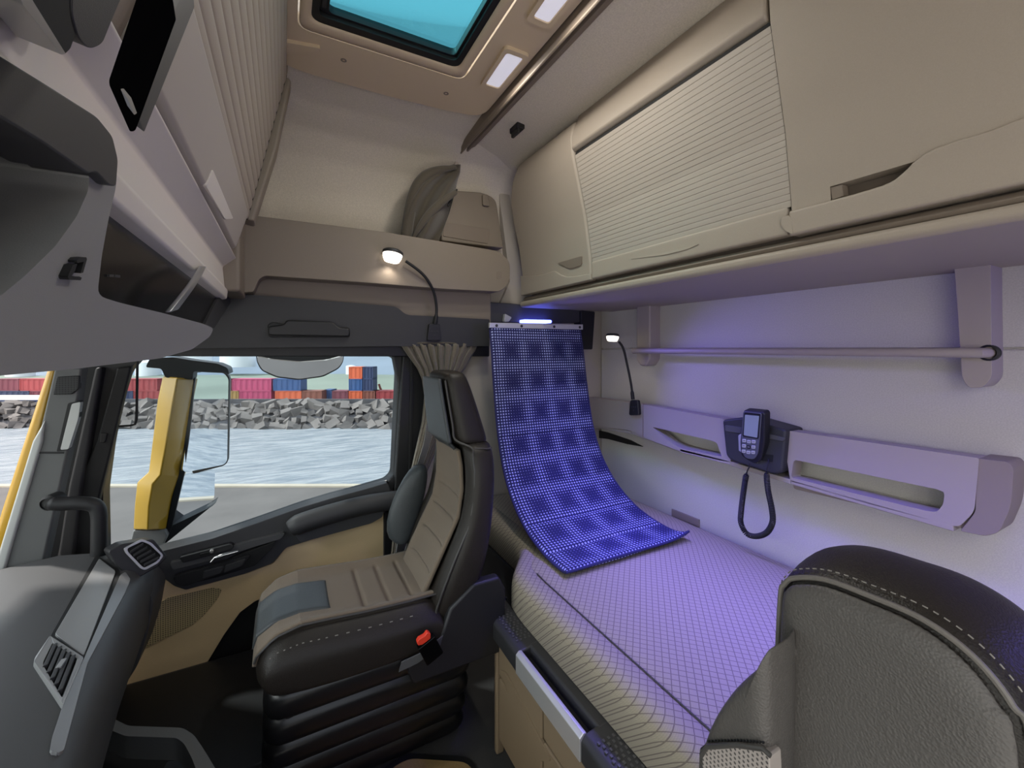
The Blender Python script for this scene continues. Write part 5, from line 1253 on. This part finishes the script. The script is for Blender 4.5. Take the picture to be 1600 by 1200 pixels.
container(545, 566, 0, 'orange', 'orange container at the foot of the right-hand stack'); container(545, 566, 1, 'blue', 'blue container in the middle of the right-hand stack'); container(545, 566, 2, 'orange', 'orange container on top of the right-hand stack')
container(567, 583, 2, 'navy', 'navy container on top of the right-hand stack, behind the orange one'); container(567, 583, 1, 'navy', 'navy container in the middle tier of the right-hand stack'); container(567, 586, 0, 'brown', 'brown container at the foot of the right-hand stack')
container(588, 632, 0, 'red', 'red container beside the rear edge of the door window')
# crane jib near the right hand stack
root = thing('harbour_crane', 'small dark harbour crane jib beyond the containers', 'crane', EX((598 - CX) / F * 86, 86, zc0))
MB().tube([EX((x - CX) / F * 86, 86, CZ - (y - CY) / F * 86) for x, y in ((600, 628), (598, 618), (592, 600))], .22, 6).build('jib', M['c_brown'], root)
MB().tube([EX((x - CX) / F * 86, 86, CZ - (y - CY) / F * 86) for x, y in ((608, 630), (604, 622), (592, 601))], .12, 6).build('stay', M['c_brown'], root)
# moored boat seen through the windscreen
root = thing('boat', 'dark blue boat with a white deck line seen through the windscreen', 'boat', EX(-84, 66, zw))
def boat(px0, px1, d):
    r0, r1 = (px0 - CX) / F * d, (px1 - CX) / F * d; zz = lambda y: CZ - (y - CY) / F * d
    MB().loft([[EX(r0, d, z), EX(r1 + dx, d, z), EX(r1 + dx, d + 3, z), EX(r0, d + 3, z)] for z, dx in ((zz(646), -.6), (zz(625), 0))]).build('hull', M['hull'], root, bevel=.1)
    MB().loft([[EX(r0, d - .1, z), EX(r1 + .2, d - .1, z), EX(r1 + .2, d + 3, z), EX(r0, d + 3, z)] for z in (zz(625), zz(620))]).build('deck_line', M['white'], root, bevel=.05)
boat(-30, 63, 75.9)
# hills, tanks, buildings
def hill(name, label, d0, d1, hmax, seed, col, base):
    m_ = mat(name + '_cover', col, 1, var=.22, vscale=.02)
    def f(u, v):
        r = lerp(-420, 260, u); d = lerp(d0, d1, v)
        nz = noise.fractal(Vector((r * .010, d * .010, seed)), 1.0, 2.0, 5)
        return EX(r * d / 300, d, base + hmax * (v ** .9) * (.85 + .35 * nz))
    o = MB().grid(f, 110, 26).build(name, m_, smooth=80); structure(o, label, 'hill'); return o
hill('hill', 'low green slope behind the containers', 110, 190, 2.2, 1.3, (122, 134, 122), CZ - 13.5)
hill('hill_far', 'hillside above the harbour, haze put into its blue grey colour', 196, 420, 60, 4.1, (122, 136, 150), CZ - 14)  # distance haze is put into the blue grey base colour
tank_w = mat('white_tank_paint', (226, 230, 236), .6)
for i, (px, y0, y1, w, lab) in enumerate(((232, 584, 566, 16, 'white storage tank on the hill left of the yellow mirror arm'), (308, 566, 552, 20, 'white storage tank on the hill above the mirror cap'), (372, 566, 548, 24, 'white storage tank on the hill right of the mirror cap'), (418, 562, 548, 12, 'white storage tank on the hill partly behind the kerb mirror'), (32, 582, 570, 16, 'white storage tank on the hill seen through the windscreen'), (548, 578, 572, 7, 'tiny white building on the hill above the right-hand containers'))):
    d = 188.0; r = (px - CX) / F * d; za, zb = CZ - (y0 - CY) / F * d, CZ - (y1 - CY) / F * d; ra = w / F * d
    root = thing('storage_tank', lab, 'storage tank', EX(r, d, za), 'white storage tanks on the hill')
    MB().disc(EX(r, d, za), (0, 0, 1), [(ra, -2), (ra, zb - za)], 28).build('shell', tank_w, root)
    MB().disc(EX(r, d, zb), (0, 0, 1), [(ra * 1.02, 0), (ra * .5, ra * .16), (.01, ra * .22)], 28).build('roof', tank_w, root)

# ================================================================== LIGHT
w = bpy.data.worlds.new('World'); SC.world = w; w.use_nodes = True; nt = w.node_tree
bg = nt.nodes['Background']; sk = N(nt, 'ShaderNodeTexSky'); sk.sky_type = 'NISHITA'; sk.sun_disc = False; sk.sun_elevation = R(38); sk.sun_rotation = R(250); sk.air_density = 1.2; sk.dust_density = 2.5
hs = N(nt, 'ShaderNodeHueSaturation'); hs.inputs['Saturation'].default_value = .36; nt.links.new(sk.outputs['Color'], hs.inputs['Color']); nt.links.new(hs.outputs['Color'], bg.inputs['Color']); bg.inputs['Strength'].default_value = SKY
def lamp(name, kind, loc, target, energy, color, size=None, size_y=None, angle=None, spot=None):
    l = bpy.data.lights.new(name, kind); l.energy = energy; l.color = color
    if kind == 'AREA':
        l.shape = 'RECTANGLE'; l.size = size; l.size_y = size_y or size
    if kind == 'SUN': l.angle = angle
    if kind == 'SPOT': l.spot_size = spot; l.spot_blend = .7; l.shadow_soft_size = size or .02
    o = bpy.data.objects.new(name, l); o.location = loc; o.rotation_euler = (Vector(target) - Vector(loc)).to_track_quat('-Z', 'Y').to_euler(); COL.objects.link(o); return o
lamp('sun', 'SUN', EX(-30, 8, 40), (0, 0, 0), SUN, (1, .96, .9), angle=R(3))
# blue night light in the corner niche and the LED strip below the rear lockers
BLUE = (.20, .16, 1.0)
root = thing('night_light', 'small blue lit lamp above the rail of the blue backrest', 'lamp', hit(838, 500, plY(1.68)))
MB().plate(rc([(818, 499), (862, 500), (862, 505), (818, 504)], 2, 2), plY(1.668), .04, dirv=(0, 1, 0)).build('lens', mat('blue_lamp_lens', (120, 130, 255), .4, emit=(90, 100, 255), estr=9), root)
lamp('night_spot', 'SPOT', hit(838, 492, plY(1.545)) , (1.32, .55, .72), BL_SPOT, BLUE, size=.03, spot=R(95))
l_ = lamp('led_strip', 'AREA', (1.02, .55, CZ + .180), (1.02, .55, 0), BL_STRIP, BLUE, size=.12, size_y=1.5); l_.rotation_euler = (0, 0, 0); l_.data.spread = R(95)
lamp('night_spot', 'SPOT', (1.25, -.45, CZ + .10), (.95, .75, .75), BL_SPOT * .5, BLUE, size=.03, spot=R(115))
# ================================================================== CAMERA
cd = bpy.data.cameras.new('camera'); cd.sensor_width = 36; cd.lens = F / 1600 * 36; cd.shift_y = (545 - 600) / 1600; cd.clip_start = .01; cd.clip_end = 2000
co = bpy.data.objects.new('camera', cd); co.location = CAM; co.rotation_euler = (R(90), 0, -TH); COL.objects.link(co); SC.camera = co
vs_ = SC.view_settings; vs_.view_transform = 'Standard'; vs_.look = 'None'; vs_.exposure = EXPO; vs_.gamma = 1; vs_.use_curve_mapping = False
SC.cycles.use_denoising = True; SC.cycles.max_bounces = 8; SC.cycles.diffuse_bounces = 5; SC.cycles.glossy_bounces = 4; SC.cycles.transparent_max_bounces = 12; SC.cycles.caustics_reflective = False; SC.cycles.caustics_refractive = False
SC.cycles.sample_clamp_indirect = 6
